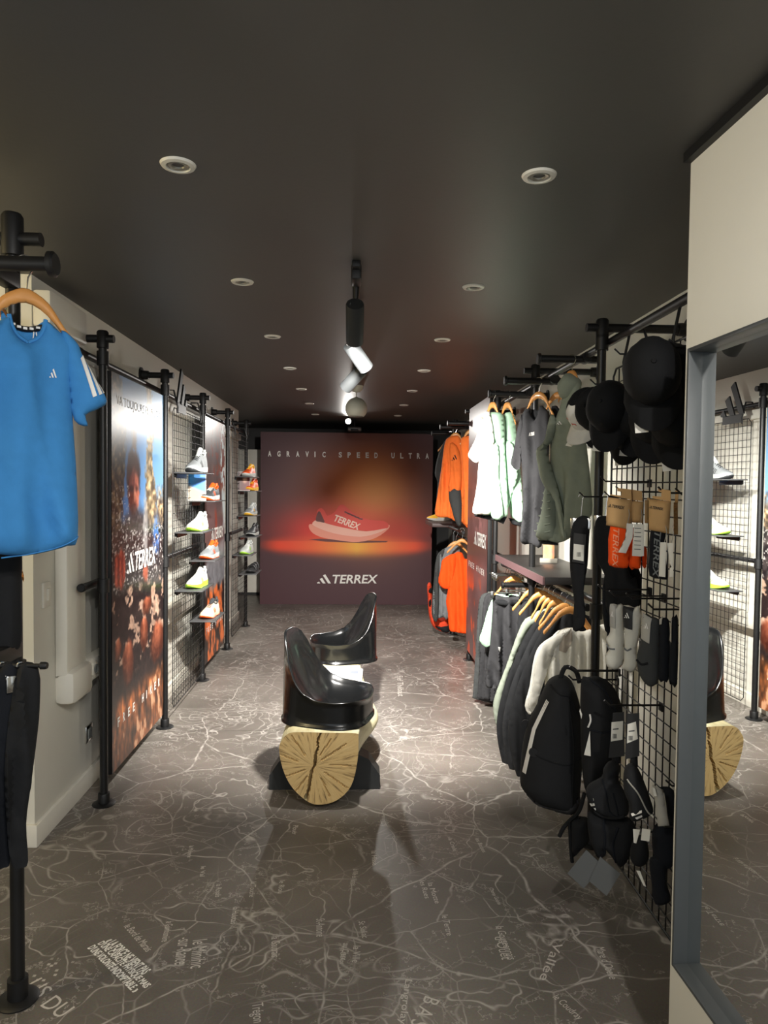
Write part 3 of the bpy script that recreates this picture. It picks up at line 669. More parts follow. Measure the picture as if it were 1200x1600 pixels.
# ------------------------------------------------------------------ shoes
def shoe_mesh_parts(L=.29, boot=False):
    N = 22; Mm = 14; P = {}
    def hw(t): return np.interp(t, [0, .06, .18, .38, .55, .72, .86, .95, 1], [.018, .033, .039, .037, .043, .051, .045, .030, .010])
    def bot(t): return np.interp(t, [0, .08, .25, .7, .85, 1], [.014, .003, 0, 0, .008, .026])
    def mid(t): return np.interp(t, [0, .1, .4, .75, .92, 1], [.046, .042, .038, .032, .034, .038])
    def top(t): return np.interp(t, [0, .08, .22, .34, .42, .55, .72, .88, 1], ([.145, .15, .138, .148, .125, .10, .074, .060, .046] if boot else [.108, .112, .092, .104, .102, .086, .068, .056, .044]))
    # midsole / outsole
    for nm, z0f, z1f, k in (('outsole', lambda t: bot(t), lambda t: bot(t)+.008, 1.04), ('midsole', lambda t: bot(t)+.007, mid, 1.07)):
        v = []; f = []
        for i in range(N):
            t = i/(N-1); x = (t-.5)*L; w_ = hw(t)*k; a, b = z0f(t), z1f(t)
            v += [(x, -w_*.93, a), (x, -w_, (a+b)/2), (x, -w_*.94, b), (x, w_*.94, b), (x, w_, (a+b)/2), (x, w_*.93, a)]
        for i in range(N-1):
            for j in range(6): f.append((i*6+j, i*6+(j+1) % 6, (i+1)*6+(j+1) % 6, (i+1)*6+j))
        f += [tuple(range(6)), tuple((N-1)*6+j for j in range(6))][::1]; P[nm] = (v, f)
    v = []; f = []
    for i in range(N):
        t = i/(N-1); x = (t-.5)*L*.985; w_ = hw(t); a, b = mid(t)-.004, top(t)
        for j in range(Mm+1):
            ph = PI*j/Mm; cx = math.cos(ph); sx = math.sin(ph)
            y = w_*math.copysign(abs(cx)**.75, cx)*(1-.28*sx*(1 if t < .4 else .5)); z = a+(b-a)*sx**.8
            if t < .33 and sx > .80: z -= (.055+.03*boot)*min(1, (sx-.80)/.08)*(1 if t > .05 else .3)
            v.append((x, y, z))
    for i in range(N-1):
        for j in range(Mm): q_ = i*(Mm+1)+j; f.append((q_, q_+1, q_+Mm+2, q_+Mm+1))
    f.append(tuple(range(Mm+1))); f.append(tuple((N-1)*(Mm+1)+j for j in range(Mm+1))); P['upper'] = (v, f)
    P['top'] = top; P['hw'] = hw; P['mid'] = mid; return P
def make_shoe(label, col, loc, ang, group, boot=False, sandal=False, name='trail_shoe', catg='shoe', scale=1.0):
    """col: upper, midsole, outsole, accent, laces"""
    t = thing(name, label, catg, m=Matrix.Translation(loc) @ Matrix.Rotation(ang, 4, 'Z') @ Matrix.Scale(scale, 4), group=group)
    P = shoe_mesh_parts(boot=boot); up, ms, os_, ac, lc = col; L = .29
    for nm, m in (('outsole', os_), ('midsole', ms)) + ((() if sandal else (('upper', up),))):
        mb = MB(); mb.v, mb.f = P[nm]; mb.build(nm, m, t, smooth=60)
    top, hw, mid = P['top'], P['hw'], P['mid']
    if sandal:
        for tt, hh in ((.62, .085), (.40, .095), (.12, .10)):
            x = (tt-.5)*L; pts = [(x, hw(tt)*math.cos(a)*1.02, mid(tt)-.01+(hh-mid(tt))*math.sin(a)) for a in np.linspace(0, PI, 13)]
            MB().tube(pts, .011, 8).build('strap', up, t)
        return t
    # lining, tongue, laces, heel tab, side stripes
    rim = []
    for a in np.linspace(0, 2*PI, 20, endpoint=False):
        tt = .17+.155*math.cos(a); rim.append(((tt-.5)*L, .024*math.sin(a), float(top(max(tt, .03)))-.003))
    MB().tube(rim, .006, 6, closed=True).build('collar', ac, t)
    x0, x1 = (.30-.5)*L, (.48-.5)*L
    MB().tube([(x0-.008, 0, top(.30)+.022), (x0+.005, 0, top(.34)+.008), (x1, 0, top(.48)+.001)], [.018, .019, .012], 10).build('tongue', ac, t)
    for k in range(5):
        tt = .38+.06*k; x = (tt-.5)*L; w_ = hw(tt)*.45; zt = top(tt)
        MB().tube([(x-.004, -w_, zt-.010), (x, -w_*.4, zt+.003), (x+.004, w_*.4, zt+.003), (x+.008, w_, zt-.010)], .0032, 6).build('lace', lc, t)
    MB().tube([(-.146, 0, .06), (-.150, 0, .09), (-.146, 0, float(top(0.02))+.022)], [.010, .013, .009], 8).build('heel_tab', ac, t)
    for sd in (-1, 1):
        mb = MB()
        for k in range(3):
            tt = .44+.055*k; x = (tt-.5)*L
            def pt(tq, fr): a, b = mid(tq)-.004, top(tq); ph = math.asin(min(1, fr**1.25)); cx = math.cos(ph); return ((tq-.5)*L*.985, sd*(hw(tq)*abs(cx)**.75*(1-.28*math.sin(ph)*.6)+.0015), a+(b-a)*math.sin(ph)**.8)
            cols = [(pt(tt+.05*g_, .08+.62*g_), pt(tt+.028+.05*g_, .08+.62*g_)) for g_ in np.linspace(0, 1, 5)]
            vs = [p for c_ in cols for p in c_]; mb.add(vs, [(2*i, 2*i+1, 2*i+3, 2*i+2) for i in range(4)])
        mb.build('side_stripes', os_ if os_ is not up else ac, t)
    return t
def sm(n, rgb): return mat('shoe_'+n, S(*rgb), .55, var=.08, vscale=60, bump=.2, bscale=300)
sw, sgr, sdg, sbk, sor, sye, sgn, scr, sbr, slg = sm('white', (206, 206, 200)), sm('grey', (132, 136, 138)), sm('dark_grey', (62, 64, 66)), sm('black', (24, 24, 25)), sm('orange', (246, 92, 26)), sm('yellow', (250, 190, 60)), sm('neon', (176, 232, 70)), sm('cream', (236, 214, 184)), sm('brown', (98, 52, 40)), sm('light_grey', (190, 194, 190))
GS = 'shoes on the left wall shelves'
def shelf(label, y0, z, group, x0=LX+.03, wid=.19, dep=.40):
    t = thing('shoe_shelf', label, 'shelf', (x0, y0, z), 0, group)
    MB().box((wid/2, dep/2, -.004), (wid, dep, .008), bev=.002).build('plate', mat('shelf_metal', S(74, 75, 76), .45), t)
    MB().box((.003, dep/2, -.02), (.006, dep*.7, .04)).build('back_lip', black, t)
    for yy in (.08, dep-.08): MB().box((-.006, yy, -.02), (.02, .012, .03)).build('hook', black, t)
    return t
GSH = 'metal shoe shelves on the left grids'
rows = [(4.72, 1.69, 'grey hiking boot on the topmost shelf of the first grid', (sgr, slg, sdg, slg, sdg), True), (5.16, 1.49, 'dark grey trail shoe with orange heel beside a standing photo card', (sdg, slg, sor, sor, slg), False),
        (4.74, 1.285, 'white and grey trail shoe with lime toe, below the grey boot', (sw, sw, sgn, slg, slg), False), (5.15, 1.05, 'grey trail shoe with orange tongue over waist pipe', (sgr, slg, sor, sor, slg), False),
        (4.735, .89, 'white trail shoe with lime sole on lower shelf of first grid', (sw, sgn, sgn, sw, sw), False), (5.17, .60, 'cream trail shoe with orange sole and brown collar on lowest shelf', (scr, scr, sor, sdg, sbr), False)]
slb = ['small metal shelf under the grey hiking boot', 'small metal shelf under dark shoe and photo card', 'small metal shelf under white shoe with lime toe', 'small metal shelf under grey shoe with orange tongue', 'small metal shelf under white shoe with lime sole', 'small metal shelf under cream shoe with orange sole']
for (y, z, lb, col, boot), sl in zip(rows, slb):
    shelf(sl, y, z, GSH); make_shoe(lb, col, (LX+.03+.112, y+.19, z), R(-98), GS, boot)
rows2 = [(7.08, 1.70, 'orange and yellow shoe with white sole on topmost shelf of second grid', (sor, sw, sw, sye, sye)), (7.30, 1.553, 'orange shoe with yellow sole on second highest shelf of second grid', (sor, sye, sye, sor, sye)), (7.22, 1.295, 'grey shoe with yellow sole edge, third shelf of second grid', (sgr, slg, sye, slg, slg)),
         (7.36, 1.07, 'black and grey shoe next to dark coat by shoe panel', (sdg, slg, sbk, sbk, sdg)), (6.95, .915, 'pale grey-green shoe below the waist pipe of second grid', (slg, slg, sgn, slg, sw))]
slb2 = ['small metal shelf under orange and yellow shoe', 'small metal shelf under orange shoe with yellow sole', 'small metal shelf under grey shoe with yellow edge', 'small metal shelf under black and grey shoe', 'small metal shelf under pale grey-green shoe']
for (y, z, lb, col), sl in zip(rows2, slb2):
    shelf(sl, y, z, GSH); make_shoe(lb, col, (LX+.03+.115, y+.19, z), R(-98), GS)
shelf('small metal shelf under the black sandal', 7.33, .68, GSH); make_shoe('black strapped sandal on lowest shelf of second grid', (sbk, sdg, sbk, sbk, sbk), (LX+.15, 7.52, .68), R(-98), GS, sandal=True, name='sandal')
def photo_card(label, loc, a, fn, w_=.13, h_=.20):
    t = thing('photo_card', label, 'card', loc, a); k = thing
    MB().box((0, .004, h_/2), (w_, .006, h_)).build('card', whitep, t); print_sheet('printed_face', -w_/2+.003, w_/2-.003, .003, h_-.003, 24, 36, fn, t, .0012, .4); return t
photo_card('small standing photo card with blue sky beside dark shoe', (LX+.075, 5.21, 1.491), R(12), lambda s, t: mixc(np.stack([60+40*s, 120+30*t, 200+20*t], 1), [170, 150, 130], 1-sst(t+.3*(s-.5), .35, .5)))
photo_card('small standing photo card with red print beside orange shoe', (LX+.075, 7.36, 1.554), R(12), lambda s, t: mixc(np.stack([70+60*s, 34+10*t, 30+10*t], 1), [216, 170, 140], ell(s, t, .6, .6, .2, .2, .5)))

# ------------------------------------------------------------------ ceiling fittings
dl_white = mat('downlight_white', S(226, 224, 214), .4); dl_in = mat('downlight_inner', S(150, 148, 138), .35, .4)
protos = {}
for i in range(7):
    for sx, sd in ((-.506, 'left'), (.517, 'right')):
        y = 2.0115+1.1135*i; m = Matrix.Translation((sx, y, CEIL))
        lb = 'round recessed downlight %s, %s row' % (['before the spotlight track', 'beside the first track spotlight', 'beyond the tilted spotlights', 'between track and globe pendant', 'beside the globe pendant', 'between globe pendant and glaring spot', 'closest to shoe panel'][i], 'shoe wall' if sd == 'left' else 'clothes wall')
        gp = 'recessed ceiling downlights'
        lit_ = 0
        if lit_ not in protos:
            t = thing('downlight', lb, 'ceiling light', m=m, group=gp); protos[lit_] = t
            MB().lathe([(.048, .006), (.050, 0), (.046, -.006), (.034, -.008), (.031, -.003), (.031, .006)], seg=32).build('trim_ring', dl_white, t)
            MB().lathe([(.031, -.002), (.026, -.006), (.018, -.004), (.016, .002), (0, .003)], seg=28).build('lamp_face', dl_in, t)
        else: copy_thing(protos[lit_], m, lb, gp)
t = thing('spotlight_track', 'black ceiling track carrying three cylinder spotlights', 'track', (0, 3.4, CEIL), 0)
MB().box((-.005, .02, -.012), (.035, 1.25, .025), bev=.004).build('rail', blackg, t); MB().box((-.005, -.50, -.03), (.042, .12, .06), bev=.008).build('feed_box', blackg, t)
can_b = mat('spot_can_black', S(40, 42, 43), .5); glow = mat('lamp_glow', S(255, 244, 225), .5, emit=14, ecol=(1, .93, .82, 1))
def can(label, c, d, m, L=.19, r=.038, stem_top=None):
    c = Vector(c); d = Vector(d).normalized(); t = thing('spotlight', label, 'spotlight', c, 0, 'cylinder spotlights of the ceiling track'); q = cone_to((0, 0, 0), d)
    MB().lathe([(0, -L/2), (r*.93, -L/2), (r, -L/2+.006), (r, L/2), (r*.9, L/2), (r*.88, L/2-.03), (0, L/2-.03)], m=q, seg=32).build('housing', m, t)
    MB().lathe([(0, L/2-.028), (r*.8, L/2-.028)], m=q, seg=24).build('lamp_face', glow, t)
    b = -d*(L/2)
    MB().lathe([(0, .003), (.004, .003), (.004, -.002)], tuple(b+q.to_3x3() @ Vector((r*.5, 0, -.001))), q, 10).build('screw', chrome, t)
    st = Vector(stem_top)-c
    MB().tube([st, st+Vector((0, 0, -.05)), st*.5+Vector((0, 0, -.02)), Vector((0, 0, 0))], [.014, .013, .008, .008], 10).build('stem', blackg, t)
can('dark cylinder spotlight hanging from the feed-box end of ceiling track', CANS[0][0], CANS[0][1], can_b, CANS[0][2], .038, (-.005, 2.97, CEIL-.02))
can('dark cylinder spotlight tilted toward the clothes wall', CANS[1][0], CANS[1][1], can_b, CANS[1][2], .038, (-.005, 3.42, CEIL-.02))
can('dark cylinder spotlight tilted toward the shoe wall', CANS[2][0], CANS[2][1], can_b, CANS[2][2], .036, (-.005, 3.75, CEIL-.02))
pw = mat('pendant_white', S(206, 206, 188), .4)
t = thing('pendant_lamp', 'white globe pendant lamp with open bottom hanging from ceiling', 'pendant lamp', (0, 6.22, CEIL), 0)
MB().lathe([(0, -.06), (.03, -.055), (.055, -.03), (.062, 0)], seg=28).build('canopy', pw, t); MB().cyl((0, 0, -.05), (0, 0, -.12), .004, 8).build('cord', pw, t)
prof = [(.012, -.098), (.02, -.104)]+[(.098*math.sin(a), -.20+.098*math.cos(a)) for a in np.linspace(.25, 2.35, 16)]
prof += [(r_*.95, z_+.003) for r_, z_ in prof[::-1][:14]]
MB().lathe(prof, seg=36).build('shade', pw, t)
t = thing('ceiling_spot', 'lit ceiling spotlight glaring in front of the shoe panel', 'spotlight', (-.10, 8.9, CEIL), 0)
MB().cyl((0, 0, 0), (0, 0, -.035), .012, 10).build('stem', blackg, t)
q = cone_to((0, 0, 0), (.0, -1, -.32)); MB().lathe([(0, -.05), (.035, -.05), (.04, .03), (.034, .03), (.03, .01)], (0, 0, -.055), q).build('housing', blackg, t)
MB().lathe([(0, .024), (.033, .024)], (0, 0, -.055), q).build('lamp_face', mat('hot_lamp', S(255, 250, 240), .5, emit=40, ecol=(1, .95, .86, 1)), t)
t = thing('ceiling_projector', 'small black and silver projector unit mounted above shoe panel', 'projector', (-.02, 9.3, CEIL), 0)
MB().cyl((0, 0, 0), (0, 0, -.10), .014, 10).build('bracket', blackg, t); MB().box((0, 0, -.125), (.18, .16, .05), bev=.012).build('body', mat('silver_grey', S(120, 120, 120), .35, .6), t); MB().box((0, -.075, -.145), (.10, .03, .03), bev=.008).build('lens_hood', blackg, t)

# ------------------------------------------------------------------ mirror
mt = thing('wall_mirror', 'tall wall mirror in a deep dark grey box frame', 'mirror', m=MW)
mg = mat('mirror_glass', (.93, .95, .94, 1), .0, 1); fr = mat('mirror_frame_grey', S(74, 78, 80), .45)
y0, y1, z0, z1, fw, fd = -.090, -1.35, .35, 1.965, .010, .044
MB().box((-.004, (y0+y1)/2, (z0+z1)/2), (.006, abs(y1-y0)-.02, z1-z0-.02)).build('glass', mg, mt, smooth=0)
for nm, c, d in (('frame_side', (-fd/2, y0-fw/2, (z0+z1)/2), (fd, fw, z1-z0)), ('frame_side', (-fd/2, y1+fw/2, (z0+z1)/2), (fd, fw, z1-z0)), ('frame_top', (-fd/2, (y0+y1)/2, z1-fw/2), (fd, abs(y1-y0)-2*fw, fw)), ('frame_bottom', (-fd/2, (y0+y1)/2, z0+fw/2), (fd, abs(y1-y0)-2*fw, fw))):
    MB().box(c, d, bev=.002).build(nm, fr, mt)

# ------------------------------------------------------------------ log bench with two shells and magazines
def log_material(end=False):
    m = bpy.data.materials.new('log_end_grain' if end else 'peeled_log_wood'); m.use_nodes = True; nt = m.node_tree; N = nt.nodes; L = nt.links; b = N['Principled BSDF']
    b.inputs['Roughness'].default_value = .6; tc = N.new('ShaderNodeTexCoord'); sp = N.new('ShaderNodeSeparateXYZ'); L.new(tc.outputs['Object'], sp.inputs[0])
    cb = N.new('ShaderNodeCombineXYZ'); nz = N.new('ShaderNodeTexNoise'); nz.inputs['Detail'].default_value = 6; rp = N.new('ShaderNodeValToRGB')
    if end:
        at = N.new('ShaderNodeMath'); at.operation = 'ARCTAN2'; L.new(sp.outputs['X'], at.inputs[0]); L.new(sp.outputs['Z'], at.inputs[1])
        mu = N.new('ShaderNodeMath'); mu.operation = 'MULTIPLY'; mu.inputs[1].default_value = 9; L.new(at.outputs[0], mu.inputs[0]); L.new(mu.outputs[0], cb.inputs[0])
        ln = N.new('ShaderNodeVectorMath'); ln.operation = 'LENGTH'; L.new(tc.outputs['Object'], ln.inputs[0]); m3 = N.new('ShaderNodeMath'); m3.operation = 'MULTIPLY'; m3.inputs[1].default_value = 6; L.new(ln.outputs['Value'], m3.inputs[0]); L.new(m3.outputs[0], cb.inputs[1])
        L.new(cb.outputs[0], nz.inputs['Vector']); nz.inputs['Scale'].default_value = 1.3; nz.inputs['Roughness'].default_value = .62
        e = rp.color_ramp.elements; e[0].position = .30; e[0].color = S(84, 62, 34); e[1].position = .47; e[1].color = S(196, 166, 112)
        x = rp.color_ramp.elements.new(.75); x.color = S(206, 180, 128)
    else:
        cb.inputs[1].default_value = 0
        sc_ = N.new('ShaderNodeVectorMath'); sc_.operation = 'MULTIPLY'; sc_.inputs[1].default_value = (14, 2.2, 14); L.new(tc.outputs['Object'], sc_.inputs[0]); L.new(sc_.outputs[0], nz.inputs['Vector']); nz.inputs['Scale'].default_value = 1
        e = rp.color_ramp.elements; e[0].position = .30; e[0].color = S(176, 164, 118); e[1].position = .6; e[1].color = S(224, 216, 180)
    L.new(nz.outputs['Fac'], rp.inputs[0]); L.new(rp.outputs[0], b.inputs['Base Color'])
    bp = N.new('ShaderNodeBump'); bp.inputs['Strength'].default_value = .5; bp.inputs['Distance'].default_value = .004; L.new(nz.outputs['Fac'], bp.inputs['Height']); L.new(bp.outputs[0], b.inputs['Normal'])
    return m
bench = thing('log_bench', 'peeled log bench with cracked sawn end on black timber cradles', 'bench', (-.155, 3.41, 0), 0)
e8 = lambda x, y: (400+x/4.446, 920+y/4.446)
pith = tr([e8(402, 1232)], bench)[0]
endo = cat(tr([e8(*p) for p in [(290, 996), (500, 1000), (690, 1004), (712, 1040), (704, 1200), (660, 1370), (560, 1470), (430, 1500), (340, 1465), (245, 1372), (186, 1250), (160, 1110), (185, 1045), (225, 1006)]], bench), 4)
endo = [(u, max(v, .004)) for u, v in endo]
crack = [tr([e8(*p)], bench)[0] for p in [(462, 975), (425, 1060), (432, 1100), (414, 1150), (408, 1230), (386, 1270), (374, 1330), (368, 1390), (338, 1475)]]
def polydist(P, line):
    d = np.full(len(P), 1e9); wv = np.zeros(len(P))
    for i in range(len(line)-1):
        a = np.array(line[i]); b = np.array(line[i+1]); ab = b-a; t_ = np.clip(((P-a)@ab)/(ab@ab), 0, 1); dd = np.hypot(*(P-(a+t_[:, None]*ab)).T); wv = np.where(dd < d, (i+t_)/(len(line)-1), wv); d = np.minimum(d, dd)
    return d, wv
V, F, b_ = tri2d(endo, .0055); d_, w_ = polydist(V, crack); wid = np.interp(w_, [0, .25, .4, .55, .7, .9, 1], [.003, .003, .0065, .0055, .006, .006, .008])
spl = np.zeros(len(V))
for a_, l0, l1 in [(.5, .06, .16), (.9, .05, .19), (1.5, .08, .18), (2.1, .06, .2), (2.6, .07, .17), (3.7, .06, .2), (4.3, .05, .16), (5.0, .08, .2), (5.6, .07, .19), (.15, .1, .2)]:
    dd, _ = polydist(V, [(pith[0]+l0*math.sin(a_), pith[1]+l0*math.cos(a_)), (pith[0]+l1*math.sin(a_+.06), pith[1]+l1*math.cos(a_+.06))]); spl = np.maximum(spl, .010*(dd < .0028))
dep = np.where(d_ < wid, .07, 0)+spl; onb = bdist(V, b_) < 1e-6; dep = np.where(onb & (d_ >= wid), 0, dep)
mb = MB(); mb.v = [(V[i, 0]-pith[0], dep[i], V[i, 1]-pith[1]) for i in range(len(V))]; mb.f = F
eo = mb.build('end_grain', log_material(True), bench, smooth=25); eo.location = (pith[0], 0, pith[1])
mb = MB(); nb = len(b_); rows_ = 40; cx0 = sum(p[0] for p in b_)/nb; cz0 = .215; LEN = 1.83
for j in range(rows_+1):
    f_ = j/rows_; y = f_*LEN; sh = .035*f_+.012*math.sin(5*f_)
    for i, (u, v) in enumerate(b_):
        an = math.atan2(v-cz0, u-cx0); nn = noise.noise(Vector((math.cos(an)*1.2, math.sin(an)*1.2, y*1.6)))*min(1, f_*8)
        k = 1+.10*nn*(1 if v < .36 else .25)+.05*math.sin(PI*f_)
        burl = .10*math.exp(-((an-.15)/.55)**2-((y-.66)/.28)**2)
        uu = cx0+(u-cx0)*k*(1-.06*f_)+burl*math.cos(an); vv = cz0+(v-cz0)*(1+(k-1)*(.2 if v > cz0 else .6))
        if f_ < .02: uu, vv = u, v
        mb.v.append((uu+sh, y, max(.012, vv+.01*nn*(f_ > .02) if v < .3 else vv)))
for j in range(rows_):
    for i in range(nb): mb.f.append((j*nb+i, j*nb+(i+1) % nb, (j+1)*nb+(i+1) % nb, (j+1)*nb+i))
mb.f.append(tuple(rows_*nb+i for i in range(nb)))
mb.build('log', log_material(False), bench, smooth=60)
cmat = mat('black_timber', S(34, 36, 37), .6, var=.2, vscale=20)
for yy in (.30, 1.42):
    poly = [(-.285, 0), (.30, 0), (.30, .075), (.24, .16), (.18, .19), (-.16, .19), (-.235, .15), (-.285, .075)]
    n = len(poly); vs = [(p[0]+.0, yy-.06, p[1]) for p in poly]+[(p[0], yy+.06, p[1]) for p in poly]; m2 = MB(); m2.v = vs; m2.f = [tuple(range(n)), tuple(range(2*n-1, n-1, -1))]+[(i, (i+1) % n, (i+1) % n+n, i+n) for i in range(n)]
    m2.build('cradle', cmat, bench, smooth=0)
gloss = mat('black_gloss_plastic', S(15, 16, 17), .24, spec=.5, coat=.15)
def shell(label, loc, ang):
    t = thing('seat_shell', label, 'seat', loc, ang, 'black seat shells on the log')
    NA = 72; rim = []; base = []
    for k in range(NA):
        th = 2*PI*k/NA; c, s_ = math.cos(th), math.sin(th); n_ = 3.0; rr = (abs(c)**n_+abs(s_)**n_)**(-1/n_)
        bx_, by_ = .225*c*rr, .215*s_*rr; base.append((bx_, by_, 0))
        zr = float(np.interp(abs(th-PI), [0, .25, .45, .62, .78, .92, 1.08, 1.3, 1.6, 2.0, 2.4, 2.8, PI], [.455, .453, .446, .426, .372, .292, .222, .170, .144, .138, .142, .128, .118]))
        narrow = 1-.26*max(0, (zr-.15)/.31)**1.4
        rim.append((bx_*(1+.02*(zr > .3)), by_*narrow, zr))
    v = []; rings = []
    def ring(pts): rings.append(len(v)); v.extend(pts)
    def lerp(a, b, f): return tuple(a[i]+(b[i]-a[i])*f for i in range(3))
    ring([(p[0]*1.035, p[1]*1.035, 0) for p in base]); ring([(p[0]*1.035, p[1]*1.035, .012) for p in base]); ring([(p[0], p[1], .016) for p in base])
    for f_ in (.25, .5, .75, .95): ring([lerp(base[k], rim[k], f_) for k in range(NA)])
    ring([(rim[k][0]*1.015, rim[k][1]*1.015, rim[k][2]-.004) for k in range(NA)])
    ring(rim)
    c0 = (.045, 0); seat = .060
    for s_ in (.965, .93, .86, .76, .64, .5, .36, .22, .1):
        pts = []
        for k in range(NA):
            r0 = rim[k]; hi = max(0, r0[2]-.14); g = ((s_-.0)**(3.2))*.90
            x = c0[0]+(r0[0]-c0[0])*s_; y = c0[1]+(r0[1]-c0[1])*s_
            z = seat+(r0[2]-seat)*g if s_ < .95 else r0[2]-.004
            x -= .018*(hi/.3)*math.sin(PI*s_)*-1
            pts.append((x, y, z))
        ring(pts)
    f = []
    for a, b in zip(rings[:-1], rings[1:]):
        for k in range(NA): f.append((a+k, a+(k+1) % NA, b+(k+1) % NA, b+k))
    a = rings[-1]; v.append((c0[0], 0, seat)); f += [(a+k, a+(k+1) % NA, len(v)-1) for k in range(NA)]
    v.append((0, 0, 0)); f += [((k+1) % NA, k, len(v)-1) for k in range(NA)]
    mb = MB(); mb.v = v; mb.f = f; mb.build('shell', gloss, t, smooth=80)
    MB().lathe([(.006, -.001), (.010, .003), (.017, .004), (.021, 0)], (c0[0], 0, seat+.001), seg=20).build('drain_hole', blackg, t)
    return t
LT = .398
p1 = ony(513, 1143, 3.66); p2 = ony(536, 1028, 4.94)
shell('black plastic bucket seat facing the clothes wall on the cracked log end', (p1.x, 3.67, LT-.008), R(-17))
shell('black plastic bucket seat facing the shoe wall at far end of log', (p2.x, 4.94, LT-.008), R(196))
mcov = [('white', (232, 232, 226)), ('cream', (226, 220, 200)), ('white', (228, 228, 224)), ('pale_blue', (214, 222, 230))]
for k, (n_, c_) in enumerate(mcov):
    t = thing('magazine', ['lowest magazine of the stack on the log', 'second lowest magazine of the stack on the log', 'second highest magazine of the stack on the log', 'topmost magazine of the stack, pale cover with blue picture'][k], 'magazine', (-.085+.006*k, 4.30+.004*k, LT+.001+k*.0125), R([3, -4, 2, -2][k]), 'magazines on the log')
    MB().box((0, 0, .006), (.245, .20, .012), bev=.002).build('pages', mat('mag_'+n_, S(*c_), .5), t)
    if k == 3:
        MB().box((.065, 0, .0123), (.10, .15, .0006)).build('cover_picture', mat('mag_blue', S(140, 160, 190), .4), t)
        for j in range(4): MB().box((-.065, .05-.03*j, .0123), (.08, .008, .0005)).build('cover_line', mat('mag_ink', S(120, 120, 120), .5), t)
        MB().box((.07, .01, .0128), (.05, .06, .0005)).build('cover_figure', mat('mag_dark', S(70, 80, 110), .4), t)
# ------------------------------------------------------------------ back corner
t = thing('tall_cabinet', 'tall pale cabinet standing behind left edge of shoe panel', 'cabinet', (-1.56, 10.3, 0), 0)
MB().box((0, .2, 1.09), (.5, .4, 2.1), bev=.006).build('body', trim_paint, t); MB().box((0, .2, .02), (.46, .36, .04)).build('plinth', blackg, t)
for s_ in (-1, 1): MB().box((s_*.122, -.008, 1.1), (.236, .018, 2.06), bev=.003).build('door', trim_paint, t)

# ------------------------------------------------------------------ hangers and clothes
def z8(p): return (740+p[0]/5.335, 560+p[1]/5.335)       # readings of enlarged crops -> photo pixels
def z1(p): return (640+p[0]/5.4545, 620+p[1]/5.4545)
def z2(p): return (640+p[0]/5.4545, 800+p[1]/5.4545)
def z5(p): return (720+p[0]/4.2857, 920+p[1]/4.2857)
def z6(p): return (860+p[0]/5.217, 980+p[1]/5.217)
def z7(p): return (860+p[0]/5, 1160+p[1]/5)
def zh(p): return (920+p[0]/8, 720+p[1]/8)
def zk(p): return (920+p[0]/8, 920+p[1]/8)
def zt(p): return (p[0]/4, 340+p[1]/4)
GH = 'honey-coloured wooden hangers'
def wood_hanger(label, loc, a, w_=.42, drop=.11, group=GH, arm_r=.019):
    """loc = centre of the arm or rail the hook hangs over"""
    t = thing('wooden_hanger', label, 'hanger', loc, a, group); r_ = arm_r+.004
    pts = [(r_*math.cos(b), 0, r_*math.sin(b)) for b in np.linspace(PI*1.05, -PI*.25, 12)]+[(.006, 0, -r_*1.6), (0, 0, -drop)]
    MB().tube(pts, .0022, 6).build('hook', chrome, t)
    h = w_/2; o = [(x_, -drop+y_) for x_, y_ in [(0, .018), (.018, .014), (min(.06, h*.5), -.014), (h*.75, -.075), (h, -.115), (h*.97, -.135), (h*.85, -.118), (min(.055, h*.45), -.048), (0, -.022)]]
    o = o+[(-x, y) for x, y in o[1:-1][::-1]]
    puff('shoulder', cat(o, 3), wood, t, .010, .012, s=.009); return t
def clip_hanger(label, loc, a, w_=.26, drop=.07, arm_r=.019):
    t = thing('clip_hanger', label, 'hanger', loc, a, 'metal clip hangers'); r_ = arm_r+.004
    pts = [(r_*math.cos(b), 0, r_*math.sin(b)) for b in np.linspace(PI*1.05, -PI*.25, 12)]+[(.006, 0, -r_*1.6), (0, 0, -drop)]
    MB().tube(pts, .0022, 6).build('hook', chrome, t); MB().cyl((-w_/2, 0, -drop), (w_/2, 0, -drop), .0035, 8).build('bar', chrome, t)
    for x in (-w_*.38, w_*.38):
        c = MB().box((x, -.008, -drop-.016), (.022, .004, .045), bev=.001).box((x, .008, -drop-.016), (.022, .004, .045), bev=.001).cyl((x-.012, 0, -drop), (x+.012, 0, -drop), .007, 10); c.build('clip', chrome, t)
    return t
def cloth(name, label, catg, px, py, body, m, a, x=None, y=None, group=None, th=.03, ew=.07, amp=.006, freq=45, seed=1, sleeves=(), s=.014, hem=None, smooth=3):
    if name in ('jacket', 't_shirt', 'trousers', 'leggings'): th *= .72; ew *= .5; amp *= 2.3; freq *= 1.7
    t = hang(name, label, catg, px, py, x, y, a, group); uv = tr(body, t)
    o, sf = puff('body', cat(uv, smooth) if smooth else uv, m, t, th, ew, 0, amp, freq, seed, s)
    for k, sl in enumerate(sleeves):
        pts, sm_, w0 = sl; so, ssf = puff('sleeve', cat(tr(pts, t), 3), sm_, t, th*.9, .04, w0, amp*.8, freq, seed+k+5, s); sf.sl = ssf
    return t, sf
def neck(t, sf, pts, m, nm='neck_band', r=.006):
    uv = cat(tr(pts, t), 4, False); P = np.array(uv); wv = sf(P); mb = MB(); mb.tube([(p[0], -(w_+.002), p[1]) for p, w_ in zip(uv, wv)], r, 6); mb.build(nm, m, t)
def bars_on(t, sf, p0, p1, hpx, m=whitep, nm='chest_logo', off=.004):
    q = tr([p0, p1, (p0[0], p0[1]-hpx)], t); V, F = bars2d(); print2d(nm, [(V, F, q[0], np.array(q[1])-q[0], np.array(q[2])-q[0])], sf, m, t, off)
